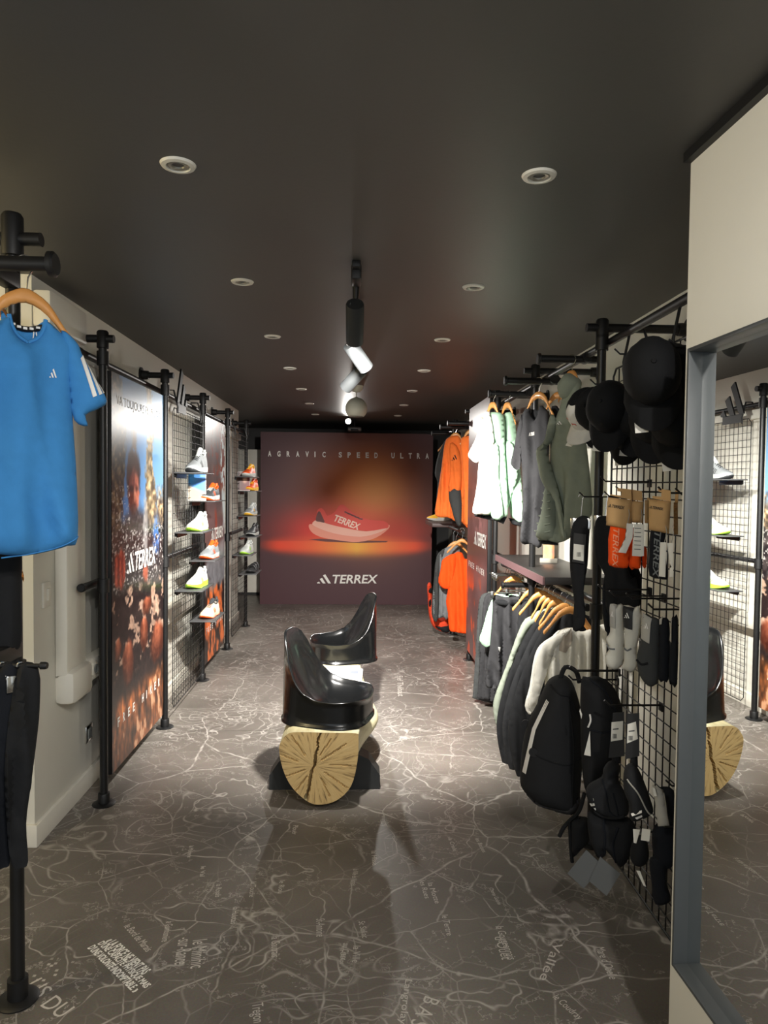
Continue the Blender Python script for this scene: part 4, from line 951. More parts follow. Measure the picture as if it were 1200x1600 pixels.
def seam(t, sf, pts, m, nm='seam', r=.003, off=.0):
    uv = resample_open(cat(tr(pts, t), 4, False), .02); wv = sf(np.array(uv)); MB().tube([(p[0], -(w_+off), p[1]) for p, w_ in zip(uv, wv)], r, 6).build(nm, m, t)
def resample_open(p, s):
    out = []
    for a, b in zip(p[:-1], p[1:]):
        k = max(1, int(math.hypot(b[0]-a[0], b[1]-a[1])/s)); out += [(a[0]+(b[0]-a[0])*j/k, a[1]+(b[1]-a[1])*j/k) for j in range(k)]
    return out+[p[-1]]

# --- near left rack: blue tee over black trousers
t = thing('rack_upright', 'black pipe upright carrying the blue tee and black trousers', 'pipe rack', (-1.031, 2.155, 0), 0, GL)
MB().cyl((0, 0, .004), (0, 0, 2.37), .0205, 16).build('pole', black, t)
MB().lathe([(0, 0), (.06, 0), (.062, .005), (.055, .010), (.03, .012), (.03, .07), (.02, .072)], seg=24).build('base_flange', blackg, t)
MB().cyl((-.75, 0, 2.33), (.085, 0, 2.33), .0205, 14).build('cross_arm', black, t)
MB().lathe([(0, 2.405), (.025, 2.405), (.031, 2.395), (.031, 2.28), (.02, 2.278)]).build('tee_fitting', blackg, t)
MB().lathe([(.02, .96), (.03, .961), (.03, 1.06), (.02, 1.061)]).build('collar', blackg, t)
ta = ony(80, 413, 1.98); tb = ony(66, 1040, 1.95)
for nm_, p_, lb in (('blue', ta, 'black hang arm with round end disc carrying the blue tee'), ('trousers', tb, 'slim black hang arm carrying the black trousers below blue tee')):
    f_ = thing('faceout_arm', lb, 'hang arm', (p_.x, p_.y, p_.z), 0, 'hang arms of the blue tee rack'); r_ = .0205 if nm_ == 'blue' else .006
    MB().cyl((-.75, 0, 0), (0, 0, 0), r_, 14).build('tube', black, f_)
    MB().lathe([(0, .014), (r_*1.4, .014), (r_*1.7, .008), (r_*1.7, -.004), (r_, -.008)], (0, 0, 0), Matrix.Rotation(PI/2, 4, 'Y')).build('end_disc', blackg, f_)
    MB().box((-1.031-p_.x, (2.155-p_.y)/2, 0), (.05, 2.155-p_.y, .05), bev=.01).build('clamp', blackg, f_)
TA = 38
hk = ony(40, 428, 1.98); wood_hanger('honey wooden hanger inside the front blue tee', (hk.x, ta.y, ta.z), R(TA), .27, .085)
hk2 = ony(-38, 428, 1.98); wood_hanger('honey wooden hanger of the second blue tee, behind the front one', (hk2.x, ta.y, ta.z), R(TA), .27, .085)
def blue_tee(px, label, seed, full=True):
    t = hang('t_shirt', label, 't-shirt', px, 500, y=1.98, a=TA, group='blue tees on the left rack'); o = px-40
    right = tr([(p[0]+o, p[1]) for p in [(43, 536), (58, 529), (67, 516), (71, 500), (95, 520), (118, 540), (113, 590), (114, 657), (117, 700), (120, 750), (121.5, 842), (105, 853), (82, 860), (43, 868)]], t)
    cu = right[0][0]; outl = right+[(2*cu-u, v-.006) for u, v in right[1:-1][::-1]]
    b_, sf = puff('body', cat(outl, 3), cblue, t, .045, .07, 0, .020, 34, seed, .016)
    sl = tr([(p[0]+o, p[1]) for p in [(94, 517), (118, 536), (127, 556), (146, 592), (165, 627), (150, 640), (132, 649), (135, 666), (114, 657), (106, 610), (98, 560)]], t)
    _, s2 = puff('sleeve', cat(sl, 3), cblue, t, .035, .05, .012, .008, 34, seed+3, .016)
    puff('sleeve', cat([(2*cu-u, v) for u, v in sl][::-1], 3), cblue, t, .035, .05, .012, .008, 34, seed+4, .02)
    if full:
        bk = tr([zt(p) for p in [(20, 560), (60, 612), (110, 652), (180, 672), (250, 664), (286, 640), (290, 700), (215, 800), (120, 800), (40, 700)]], t); puff('inner_back', cat(bk, 2), cblued, t, .006, .02, -.03, s=.012)
        tape = cat(tr([zt(p) for p in [(46, 622), (88, 660), (150, 686), (215, 690), (278, 676)]], t), 5, False)
        MB().tube([(u, .018, v) for u, v in tape], .0075, 6).build('neck_tape', blackp, t)
        for j in range(2, len(tape)-1, 3):
            u, v = tape[j]; MB().box((u, .009, v), (.010, .003, .006)).build('tape_mark', whitep, t)
        nk = outl[:4]
        for g_ in (nk, [(2*cu-q_[0], q_[1]) for q_ in nk]): MB().tube([(u, -.004, v) for u, v in cat(g_, 4, False)], .006, 6).build('neck_band', cblued, t)
        MB().tube([(tape[-6][0], .006, tape[-6][1]-.01), (tape[-6][0]-.004, .0, tape[-6][1]-.035), (tape[-6][0]+.008, .0, tape[-6][1]-.036), (tape[-6][0]+.006, .006, tape[-6][1]-.01)], .0018, 5).build('tag_loop', whitep, t)
        bars_on(t, sf, (72+o, 592), (84+o, 592), 14)
        for dx in ((480, 890, 500, 868, 572, 1122, 550, 1132), (512, 880, 530, 905, 612, 1108, 590, 1118), (560, 968, 572, 985, 634, 1100, 622, 1106)):
            decal('sleeve_stripe', tr([(lambda q_: (q_[0]+o, q_[1]))(zt(dx[i:i+2])) for i in (0, 2, 4, 6)], t), s2, whitep, t, .004, .02)
        seam(t, sf, [(2, 872), (40, 866), (82, 857), (119, 838)], cblued, 'hem_seam', .002)
    return t
blue_tee(40, 'sky blue running tee with white sleeve stripes and chest logo', 3)
blue_tee(-38, 'second sky blue tee hanging behind the striped one', 9, False)
for k, (dx, lb) in enumerate([(0, 'black trousers nearest the arm tip below blue tee'), (-28, 'second black trousers below the blue tee'), (-56, 'third black trousers below the blue tee')]):
    pts = [(p[0]+dx, p[1]) for p in [(28, 1046), (60, 1044), (62, 1107), (57, 1160), (48, 1230), (41, 1287), (44, 1346), (34, 1356), (18, 1352), (10, 1280), (8, 1180)]]
    t, sf = cloth('trousers', lb, 'trousers', 40+dx, 1100, pts, [cblack, cnavy, cblack][k], 40, y=1.95, group='black trousers on the left rack', th=.03, ew=.05, amp=.008, freq=60, seed=20+k)
    hp = ony(44+dx, 1036, 1.95); clip_hanger('metal clip hanger of '+lb.replace(' below blue tee', '').replace(' below the blue tee', '')+' on left rack', (hp.x-.02, tb.y, tb.z), R(40), .07, .03, .006)

cloth('jacket', 'black jacket hanging behind and below the blue tees', 'jacket', 10, 940, [(-30, 840), (10, 835), (33, 850), (33, 930), (32, 1010), (-5, 1030), (-40, 1020)], cblack, 40, y=2.10, th=.04, seed=80)
prb = ony(6, 836, 2.10); wood_hanger('honey wooden hanger of the black jacket behind blue tees', (prb.x, 2.12, prb.z+.06), R(40), .09, .07, arm_r=.010)
rail('short black peg rail behind the blue tees', (-1.45, 2.12, prb.z+.06), (-1.0, 2.12, prb.z+.06), .010)
# --- right rack, upper arms
y, z = ARM['sage']; GJ = 'jackets on the right rack arms'
t, sf = cloth('jacket', 'sage green hooded jacket with quilted front panel', 'jacket', 893, 640, [z8(p) for p in [(725, 235), (760, 160), (805, 122), (860, 150), (892, 200), (905, 400), (935, 700), (965, 1000), (980, 1300), (880, 1400), (800, 1500), (700, 1538), (620, 1520), (545, 1505), (590, 1290), (640, 1080), (650, 800), (680, 560), (735, 400), (745, 320)]], csage, -48, y=y, group=GJ, th=.06, ew=.09, amp=.008, freq=26, seed=4,
    sleeves=[([z8(p) for p in [(700, 470), (735, 560), (690, 700), (650, 760), (700, 940), (760, 1160), (815, 1490), (770, 1440), (720, 1200), (640, 1060), (600, 980), (568, 770), (640, 700), (670, 560)]], csage, .045)])
puff('quilted_panel', cat(tr([z8(p) for p in [(640, 960), (690, 1000), (720, 1250), (700, 1500), (545, 1495), (590, 1290)]], t), 2), csage, t, .085, .06, 0, .004, 90, 8, .016)
for j in range(7):
    v0 = 1060+j*62; seam(t, sf, [z8((615-j*8, v0)), z8((655, v0+12)), z8((700, v0+4))], csaged, 'quilt_line', .0035, .03)
puff('hood', cat(tr([z8(p) for p in [(722, 232), (758, 165), (805, 120), (860, 148), (892, 205), (850, 300), (790, 350), (740, 330)]], t), 3), csaged, t, .075, .05, 0, .006, 40, 2, .014)
bars_on(t, sf, z8((735, 562)), z8((775, 556)), 5.5)
puff('black_hem', tr([z8(p) for p in [(545, 1500), (700, 1536), (700, 1560), (560, 1545)]], t), cblack, t, .04, .02, -.005, s=.02)
hk = ony(893, 566, y); wood_hanger('wooden hanger hidden in the sage hooded jacket', (hk.x, y, z), R(-48), .14, .07)
y, z = ARM['tee']
t, sf = cloth('t_shirt', 'dark grey tee with small white chest logo', 't-shirt', 840, 650, [z8(p) for p in [(412, 462), (470, 415), (482, 470), (510, 512), (535, 470), (560, 392), (600, 420), (638, 475), (632, 700), (615, 1050), (600, 1300), (565, 1568), (480, 1545), (405, 1522), (412, 1200), (405, 930), (385, 700)]], cchar, -40, y=y, group='tees on the right rack arms', th=.045, ew=.07, amp=.011, freq=34, seed=5,
    sleeves=[([z8(p) for p in [(415, 465), (430, 560), (410, 740), (395, 925), (330, 890), (350, 760), (378, 590)]], cchar, .02)])
puff('inner_back', cat(tr([z8(p) for p in [(466, 420), (515, 432), (566, 396), (585, 440), (545, 500), (510, 540), (475, 500)]], t), 2), cblack, t, .004, .02, -.022, s=.014)
q = tr([z8((478, 650)), z8((526, 640)), z8((478, 622))], t); terrex('chest_logo', q[0], np.array(q[1])-q[0], np.array(q[2])-q[0], sf, whitep, t, .004)
hk = ony(842, 600, y); wood_hanger('wooden hanger showing above neck of dark grey tee', (hk.x, y, z), R(-40), .19, .075)
t, sf = cloth('t_shirt', 'black tee hanging behind the dark grey tee', 't-shirt', 872, 650, [z8(p) for p in [(640, 440), (690, 395), (715, 420), (745, 400), (790, 470), (790, 800), (770, 1100), (640, 1100), (640, 800)]], cblack, -40, y=y+.02, group='tees on the right rack arms', th=.03, seed=6)
hk = ony(872, 600, y); wood_hanger('wooden hanger of black tee behind the dark grey one', (hk.x, y, z), R(-40), .19, .075)
y, z = ARM['mint']
t, sf = cloth('jacket', 'white jacket at the tip of arm beside mint jackets', 'jacket', 757, 660, [z1(p) for p in [(640, 140), (690, 160), (720, 400), (720, 760), (690, 985), (620, 1000), (540, 985), (570, 800), (592, 560), (600, 380)]], cwhite, -40, y=y-.05, group=GJ, th=.045, amp=.006, seed=7,
    sleeves=[([z1(p) for p in [(635, 150), (660, 300), (640, 430), (600, 560), (545, 540), (520, 490), (575, 380), (620, 250)]], cwhite, .03)])
hk = ony(757, 622, y-.05)
t, sf = cloth('jacket', 'mint green hooded jacket with black hem, nearer arm tip', 'jacket', 770, 660, [z1(p) for p in [(668, 180), (690, 140), (735, 132), (785, 145), (802, 200), (808, 400), (825, 700), (830, 1015), (740, 1030), (700, 1010), (622, 1005), (625, 850), (650, 640), (660, 420)]], cmint, -42, y=y, group=GJ, th=.055, amp=.007, freq=30, seed=8,
    sleeves=[([z1(p) for p in [(640, 420), (720, 400), (790, 420), (800, 700), (828, 1015), (740, 1028), (720, 860), (690, 700)]], cmint, .05)])
puff('hood', cat(tr([z1(p) for p in [(668, 190), (690, 138), (740, 130), (790, 148), (804, 240), (800, 380), (730, 400), (690, 380)]], t), 3), cmintd, t, .075, .05, 0, .01, 50, 3, .014)
puff('black_hem', tr([z1(p) for p in [(545, 1000), (700, 1010), (830, 1020), (800, 1085), (740, 1060), (660, 1045), (560, 1020)]], t), cblack, t, .035, .02, 0, s=.02)
hk = ony(770, 622, y); wood_hanger('wooden hanger in the nearer mint jacket', (hk.x, y, z), R(-42), .13, .07)
t, sf = cloth('jacket', 'mint green jacket with pointed sleeve beside dark grey tee', 'jacket', 795, 660, [z1(p) for p in [(812, 175), (840, 135), (885, 150), (900, 300), (935, 560), (955, 800), (960, 1060), (900, 1045), (860, 1000), (835, 800), (822, 450)]], cmintd, -42, y=y+.04, group=GJ, th=.05, amp=.007, freq=30, seed=9,
    sleeves=[([z1(p) for p in [(820, 400), (905, 395), (955, 640), (905, 830), (866, 955), (845, 800), (826, 560)]], cmint, .05)])
puff('hood', cat(tr([z1(p) for p in [(812, 180), (838, 133), (886, 145), (900, 260), (905, 390), (830, 400), (822, 300)]], t), 3), cmint, t, .07, .05, 0, .01, 50, 4, .014)
puff('black_hem', tr([z1(p) for p in [(840, 1030), (960, 1065), (950, 1105), (880, 1090)]], t), cblack, t, .03, .02, 0, s=.02)
hk = ony(793, 622, y); wood_hanger('wooden hanger in the mint jacket with pointed sleeve', (hk.x, y, z), R(-42), .13, .07)
# --- right rack, far upper arms
y, z = ARM['o2']
t, sf = cloth('jacket', 'orange hooded jacket with dark grey lower sleeve', 'jacket', 712, 720, [z1(p) for p in [(300, 395), (335, 345), (385, 328), (430, 345), (470, 480), (500, 700), (505, 1095), (450, 1075), (385, 1060), (330, 1030), (220, 1010), (235, 850), (272, 600)]], corange, -12, y=y, group='orange jackets on the right rack', th=.06, amp=.009, freq=40, seed=10,
    sleeves=[([z1(p) for p in [(345, 400), (430, 470), (440, 790), (335, 805), (350, 640)]], corange, .05)])
puff('grey_cuff', cat(tr([z1(p) for p in [(335, 805), (438, 793), (448, 1050), (430, 1105), (398, 1075), (360, 960)]], t), 2), cdgrey, t, .05, .04, .045, .004, 60, 3, .016)
V, F = bars2d(); q = tr([z1((362, 548)), z1((410, 535)), z1((365, 505))], t); print2d('chest_logo', [(V, F, q[0], np.array(q[1])-q[0], np.array(q[2])-q[0])], sf, blackp, t, .06)
hk = ony(712, 666, y); wood_hanger('wooden hanger in the orange jacket with grey cuff', (hk.x, y, z), R(-12), .2, .07)
y, z = ARM['o1']
t, sf = cloth('jacket', 'second orange jacket, half hidden by the dusk banner', 'jacket', 736, 720, [z1(p) for p in [(440, 360), (480, 335), (540, 335), (590, 400), (590, 1000), (470, 1090), (465, 800), (440, 480)]], corange, -12, y=y, group='orange jackets on the right rack', th=.05, amp=.009, freq=40, seed=11)
hk = ony(736, 666, y); wood_hanger('wooden hanger of the half hidden second orange jacket', (hk.x, y, z), R(-12), .2, .07)
y, z = ARM['dk']
t, sf = cloth('jacket', 'dark grey padded jacket hanging between shoe panel and orange jacket', 'jacket', 698, 720, [z1(p) for p in [(250, 480), (320, 350), (400, 360), (400, 900), (240, 900), (240, 730), (215, 650)]], cdgrey, -10, y=y, group=GJ, th=.06, amp=.008, freq=60, seed=12)
hk = ony(704, 676, y); wood_hanger('wooden hanger of the dark grey padded jacket', (hk.x, y, z), R(-10), .28, .07)
# far shelf with shoe, lower far rail clothes
sh = thing('wall_shelf', 'dark shelf below the orange jackets on far right rack', 'shelf', onz(665, 813, 1.22), 0)
L0 = root_mat(sh).translation; MB().box((.32, -.35, -.02), (.64, .75, .04), bev=.003).build('board', mat('shelf_brown', S(74, 56, 54), .5), sh)
p_ = ony(684, 812, L0.y-.06); make_shoe('white and yellow shoe on the dark shelf below orange jackets', (sye, sw, sw, sw, sw), (p_.x, L0.y-.1, L0.z), R(200), None)
YF = 6.95; GTF = 'clothes on the far right rail'
t, sf = cloth('t_shirt', 'bright orange tee on wooden hanger below orange jackets', 't-shirt', 715, 900, [z2(p) for p in [(385, 352), (445, 345), (470, 395), (510, 400), (600, 400), (640, 600), (620, 1040), (495, 1040), (400, 1025), (340, 1005), (325, 860), (310, 760), (330, 640), (350, 500)]], corange2, -8, y=YF, group=GTF, th=.05, amp=.008, freq=34, seed=13,
    sleeves=[([z2(p) for p in [(385, 352), (400, 430), (355, 620), (300, 655), (245, 600), (265, 480), (285, 400)]], corange2, .01)])
bars_on(t, sf, z2((488, 496)), z2((510, 496)), 3)
hk = ony(722, 838, YF); wood_hanger('honey wooden hanger of the bright orange tee', (hk.x, YF, hk.z+.06), R(-8), .30, .10)
t, sf = cloth('jacket', 'mid grey jacket hanging behind bright orange tee', 'jacket', 700, 890, [z2(p) for p in [(300, 310), (390, 283), (430, 330), (420, 600), (330, 900), (285, 890), (240, 905), (188, 870), (205, 600), (230, 385)]], cgrey, -6, y=YF+.25, group=GTF, th=.05, amp=.01, freq=50, seed=14,
    sleeves=[([z2(p) for p in [(300, 312), (260, 480), (245, 900), (190, 880), (205, 600), (228, 390)]], cdgrey, .02)])
hk = ony(712, 842, YF+.25); wood_hanger('honey wooden hanger of the mid grey jacket', (hk.x, YF+.25, hk.z+.06), R(-6), .30, .10)
rail('black rail holding the orange tee and grey jacket', (1.03, 6.6, ony(722, 838, YF).z+.06), (1.03, 7.7, ony(722, 838, YF).z+.06), .016)
t, sf = cloth('backpack', 'red and black backpack standing under the grey jacket', 'backpack', 690, 960, [z2(p) for p in [(150, 620), (185, 615), (200, 800), (230, 900), (330, 900), (340, 1015), (290, 1025), (200, 975), (165, 880), (155, 740)]], cred, -10, y=7.45, th=.09, ew=.06, amp=.004, seed=15)
puff('base', cat(tr([z2(p) for p in [(195, 960), (260, 940), (340, 950), (345, 1015), (290, 1025)]], t), 2), cblack, t, .1, .05, s=.016); puff('strap', tr([z2(p) for p in [(158, 640), (190, 640), (196, 690), (160, 690)]], t), cblack, t, .1, .03, s=.016)
puff('pocket', cat(tr([z2(p) for p in [(165, 740), (188, 730), (190, 800), (165, 800)]], t), 2), cblack, t, .10, .03, s=.012)

# --- right shelf between clothes tiers
sh = thing('wall_shelf', 'dark shelf with purple-brown edge between mint jackets and trousers', 'shelf', (1.02, 4.33, 1.13), 0)
MB().box((.19, 0, -.021), (.38, 1.28, .042), bev=.003).build('board', mat('shelf_black_top', S(40, 38, 37), .4), sh)
MB().box((-.006, 0, -.021), (.010, 1.28, .042)).build('edge_band', mat('shelf_purple_edge', S(104, 78, 80), .5), sh)
p_ = onz(857, 879, 1.13); t = thing('price_block', 'small amber acrylic block on pale base standing on shelf', 'display', (p_.x, p_.y, 1.13), R(-15))
MB().box((0, 0, .014), (.11, .06, .028), bev=.003).build('base', mat('pale_stone', S(150, 146, 136), .5), t)
print_sheet('printed_face', -.035, .035, .028, .115, 20, 24, lambda s, t: np.stack([190+50*fbm(s*5, t*5, 3), 140+40*fbm(s*6, t*6, 5), 90+60*fbm(s*4, t*4, 8)], 1), t, .0125, .3)
MB().box((0, 0, .071), (.072, .024, .088), bev=.002).build('block', mat('amber', S(206, 160, 110), .3), t)
# --- lower clothes, right rack: rail along the wall under the shelf
LRZ = 1.035; LRX = 1.12
rail('black rail under the purple-edged shelf carrying trousers and jackets', (LRX, 3.3, LRZ), (LRX, 5.2, LRZ), .016)
f_ = thing('faceout_arm', 'short black hang arm poking out below the purple-edged shelf', 'hang arm', (1.30, 4.52, 1.0), 0, 'face-out arms of the right rack')
pa = ony(786, 914, 4.52); MB().cyl((pa.x-1.30, 0, pa.z-1.0), (0, 0, pa.z-1.0), .017, 12).build('tube', black, f_); MB().lathe([(0, .01), (.024, .01), (.024, -.004), (.017, -.006)], (pa.x-1.30, 0, pa.z-1.0), Matrix.Rotation(-PI/2, 4, 'Y')).build('end_disc', blackg, f_)
GT = 'trousers on the right lower rail'
for k in range(3):
    dx = 7*k; pts = [(p[0]+dx, p[1]) for p in [(750, 934), (760, 926), (780, 926), (790, 940), (788, 1020), (782, 1094), (764, 1097), (750, 1094), (738, 1090), (739, 1083), (743, 1020), (746, 965)]]
    t, sf = cloth('trousers', ['charcoal trousers farthest along the lower right rail', 'charcoal trousers second farthest along lower right rail', 'charcoal trousers third farthest along lower right rail'][k], 'trousers', 765+dx, 1000, pts, [cdgrey, cchar, cchar][k], -6, y=5.12-.07*k, group=GT, th=.025, ew=.04, amp=.005, freq=70, seed=30+k)
    clip_hanger(['metal clip hanger farthest along lower right rail', 'metal clip hanger second farthest along lower right rail', 'metal clip hanger third farthest along lower right rail'][k], (LRX, 5.12-.07*k, LRZ), R(-6), .24, .06, .016)
t, sf = cloth('t_shirt', 'mint tee between charcoal and black trousers', 't-shirt', 790, 960, [z5(p) for p in [(215, 62), (300, 40), (420, 60), (430, 300), (240, 370), (208, 330)]], cmint, -6, y=4.85, th=.03, seed=33, sleeves=[([z5(p) for p in [(212, 70), (218, 200), (190, 385), (125, 345), (150, 250), (180, 140)]], cmint, .01)])
wood_hanger('honey wooden hanger of mint tee on lower rail', (LRX, 4.85, LRZ), R(-6), .27, .06, arm_r=.016)
for k, (dx, lb) in enumerate([(24, 'black trousers behind the pair nearest the arm end disc'), (0, 'black trousers with waistband below the arm end disc')]):
    pts = [(p[0]+dx, p[1]) for p in [z5(q_) for q_ in [(235, 40), (300, 55), (390, 50), (402, 90), (395, 300), (345, 640), (270, 660), (180, 662), (165, 600), (190, 420), (212, 160), (215, 60)]]]
    t, sf = cloth('trousers', lb, 'trousers', 790+dx, 1000, pts, [cblack2, cchar][k], -8, y=4.62-.07*k, group=GT, th=.03, ew=.05, amp=.009, freq=50, seed=36+k)
    puff('waistband', tr([(p[0]+dx, p[1]) for p in [z5(q_) for q_ in [(225, 60), (300, 72), (395, 66), (398, 100), (300, 118), (222, 105)]]], t), cblack, t, .036, .02, s=.016)
    if k: decal('leg_logo', tr([z5(p) for p in [(247, 380), (264, 385), (260, 415), (252, 400)]], t), sf, whitep, t, .004, .02)
    hp = ony(790+dx, 920, 4.62-.07*k); clip_hanger(['metal clip hanger of black trousers behind the end disc', 'metal clip hanger of the waistband trousers'][k], (hp.x, 4.52 if k else 4.62-.07*k, pa.z), R(-8), .24, .05, .017)
t, sf = cloth('jacket', 'black hooded jacket just behind sage sweatshirt', 'jacket', 850, 980, [z5(p) for p in [(400, 110), (500, 70), (600, 60), (700, 150), (700, 400), (420, 500), (380, 300)]], cblack2, -6, y=4.28, th=.05, seed=38, group='jackets on the lower right rail')
wood_hanger('honey wooden hanger of black hooded jacket on lower rail', (LRX, 4.28, LRZ), R(-6), .27, .06, arm_r=.016)
def low_jacket(label, y_, m, off, seed, catg='jacket', name='jacket'):
    ox, oy = off; P_ = lambda L_: [(z5(p)[0]+ox, z5(p)[1]+oy) for p in L_]
    t, sf = cloth(name, label, catg, 880, 1000, P_([(520, 190), (600, 135), (680, 110), (760, 150), (880, 260), (900, 900), (760, 960), (560, 940), (480, 900), (440, 500)]), m, -6, y=y_, group='jackets on the lower right rail', th=.035, ew=.06, amp=.006, freq=50, seed=seed,
        sleeves=[(P_([(600, 132), (560, 250), (480, 420), (430, 620), (400, 900), (405, 1260), (320, 1268), (262, 1100), (238, 900), (280, 680), (350, 490), (470, 245)]), m, .012)])
    return t
s1 = hang('sweatshirt', 'sage sweatshirt with long sleeve beside black jackets', 'sweatshirt', 850, 1000, y=4.10, a=-6, group='jackets on the lower right rail')
puff('body', cat(tr([z5(p) for p in [(480, 190), (585, 128), (680, 100), (760, 150), (820, 300), (820, 800), (480, 820), (440, 500)]], s1), 3), csage, s1, .03, .05, s=.018)
puff('sleeve', cat(tr([z5(p) for p in [(590, 125), (540, 200), (440, 290), (345, 500), (285, 700), (262, 880), (235, 905), (214, 790), (235, 690), (300, 520), (405, 235), (480, 175)]], s1), 3), csage, s1, .032, .04, .01, .004, 50, 40, .016)
wood_hanger('honey wooden hanger of the sage sweatshirt', (LRX, 4.10, LRZ), R(-6), .27, .055, arm_r=.016)
for k, (lb, y_, m, off) in enumerate([('black jacket next to the sage sweatshirt on lower rail', 3.98, cblack, (0, 0)), ('black jacket in the middle of three on lower rail', 3.89, cblack2, (9, 3)), ('black jacket beside the white tees on lower rail', 3.80, cblack, (18, 6))]):
    low_jacket(lb, y_, m, off, 41+k); wood_hanger(['honey wooden hanger of black jacket next to sage sweatshirt', 'honey wooden hanger of the middle black jacket', 'honey wooden hanger of black jacket beside white tees'][k], (LRX, y_, LRZ), R(-6), .19, .055, arm_r=.016)
for k, (lb, y_, off) in enumerate([('white tee behind another white tee above the backpack', 3.66, (-5, 2)), ('white tee with open neck and printed panel above the backpack', 3.56, (0, 0))]):
    ox, oy = off; P_ = lambda L_: [(z5(p)[0]+ox, z5(p)[1]+oy) for p in L_]
    t, sf = cloth('t_shirt', lb, 't-shirt', 900, 1010, P_([(640, 300), (740, 258), (800, 285), (850, 275), (930, 240), (1010, 300), (1010, 800), (760, 860), (600, 840), (590, 500)]), cwhite, -6, y=y_, group='white tees on the lower right rail', th=.03, ew=.05, amp=.007, freq=50, seed=46+k,
        sleeves=[(P_([(735, 258), (690, 330), (620, 420), (560, 600), (520, 720), (488, 830), (448, 770), (480, 640), (515, 430), (580, 338)]), cwhite, .012)])
    if k: decal('printed_panel', tr(P_([(660, 300), (738, 262), (742, 340), (700, 425), (655, 410)]), t), sf, mat('taupe_print', S(170, 160, 148), .8), t, .003)
    wood_hanger(['honey wooden hanger of the rear white tee', 'honey wooden hanger of the front white tee'][k], (LRX, y_, LRZ), R(-6), .27, .055, arm_r=.016)

# ------------------------------------------------------------------ goods on the wire grid by the mirror
GXP = RX+.03
def prong(label, px, py, tip, r=.0032):
    """wire peg reaching from the grid into the room; (px, py) = its tip, tip = x of the tip"""
    p = onx(px, py, tip); t = thing('wire_peg', label, 'hook', (GXP, p.y, p.z), 0, 'wire pegs on the grid')
    L = GXP-tip; MB().tube([(0, 0, -.012), (0, 0, 0), (-L+.02, 0, 0), (-L, 0, .018)], r, 8).build('wire', black, t); MB().box((-.002, 0, -.006), (.008, .03, .03), bev=.002).build('backplate', black, t); return p
def cap(label, px, py, x, up, front, m, tagc=True, brim_m=None, sc_=1.0, crown_marks=None, seed=0, front_m=None):
    """baseball cap hung by its strap: up = direction of the crown, front = direction of the brim"""
    p = onx(px, py, x); Z = Vector(up).normalized(); Y = Vector(front); Y = (Y-Z*Y.dot(Z)).normalized(); X = Y.cross(Z)
    m4 = Matrix((X, Y, Z)).transposed().to_4x4(); m4 = Matrix.Translation(p) @ m4 @ Matrix.Scale(sc_, 4)
    t = thing('cap', label, 'cap', m=m4, group='caps on the wire grid'); NA, NR = 30, 10; mb = MB()
    rg = random.Random(seed)
    for j in range(NR+1):
        f = j/NR; a = f*PI/2
        for k in range(NA):
            th = 2*PI*k/NA; rr = math.cos(a)**.8; seamd = 1-.03*max(0, math.cos(6*th))**14
            mb.v.append((.078*rr*math.cos(th)*seamd, .094*rr*math.sin(th)*seamd+(.01*math.sin(a) if math.sin(th) > 0 else 0), .118*math.sin(a)**.92))
    for j in range(NR):
        for k in range(NA): mb.f.append((j*NA+k, j*NA+(k+1) % NA, (j+1)*NA+(k+1) % NA, (j+1)*NA+k))
    mb.build('crown', m, t, smooth=60)
    if front_m:
        fp = MB(); K = 14
        for j in range(NR+1):
            a = j/NR*1.25
            for k in range(K+1):
                th = PI/2+(-.75+1.5*k/K)*(1-.25*j/NR); rr = math.cos(a)**.8
                fp.v.append((.0795*rr*math.cos(th), .0955*rr*math.sin(th)+.01*math.sin(a), .1195*math.sin(a)**.92+.001))
        for j in range(NR):
            for k in range(K): q_ = j*(K+1)+k; fp.f.append((q_, q_+1, q_+K+2, q_+K+1))
        fp.build('front_panel', front_m, t, smooth=60)
    mb = MB(); n = 16
    for s_ in (0, 1):
        for i in range(n+1):
            a = -1.25+2.5*i/n; r0 = 1 if s_ == 0 else 0
            xi, yi = .076*math.sin(a), .092*math.cos(a); xo, yo = .082*math.sin(a), .092*math.cos(a)+.072*math.cos(a*.95)**.6
            mb.v.append((xi, yi-.004, .006)) if s_ == 0 else mb.v.append((xo, yo, .006-.028*(abs(math.sin(a))**1.6)-.006))
    for i in range(n): mb.f.append((i, i+1, n+2+i, n+1+i))
    nv = len(mb.v); mb.v += [(v[0], v[1], v[2]-.005) for v in mb.v[:nv]]; mb.f += [tuple(i+nv for i in f[::-1]) for f in mb.f[:n]]+[(n+1+i, n+2+i, n+2+i+nv, n+1+i+nv) for i in range(n)]
    mb.build('brim', brim_m or m, t, smooth=60)
    MB().lathe([(0, .124), (.006, .122), (.008, .116)], seg=12).build('button', m, t)
    if tagc: MB().box((.035, .135, -.03), (.035, .05, .002)).build('price_tag', paper, t)
    if crown_marks:
        for k in range(5):
            th = PI*.5+(-.8+.4*k); a = .35+.12*(k % 2); MB().box((.080*math.cos(a)**.8*math.cos(th), (.096*math.cos(a)**.8)*math.sin(th), .118*math.sin(a)), (.022, .006, .018), Matrix.Rotation(th-PI/2, 3, 'Z').to_4x4()).build('printed_mark', crown_marks, t)
    return t
cw = fab('cap_white', (206, 204, 196)); credm = mat('cap_red_print', S(196, 66, 54), .7)
cb1 = fab('cap_black', (13, 14, 16)); cb2 = fab('cap_soft_black', (17, 18, 20))
cap('white and red printed cap with black side next to sage jacket', 922, 645, .95, (-.45, -.35, .35), (-.85, -.35, -.75), cb1, True, cw, .95, credm, 1, cw)
cwp = thing
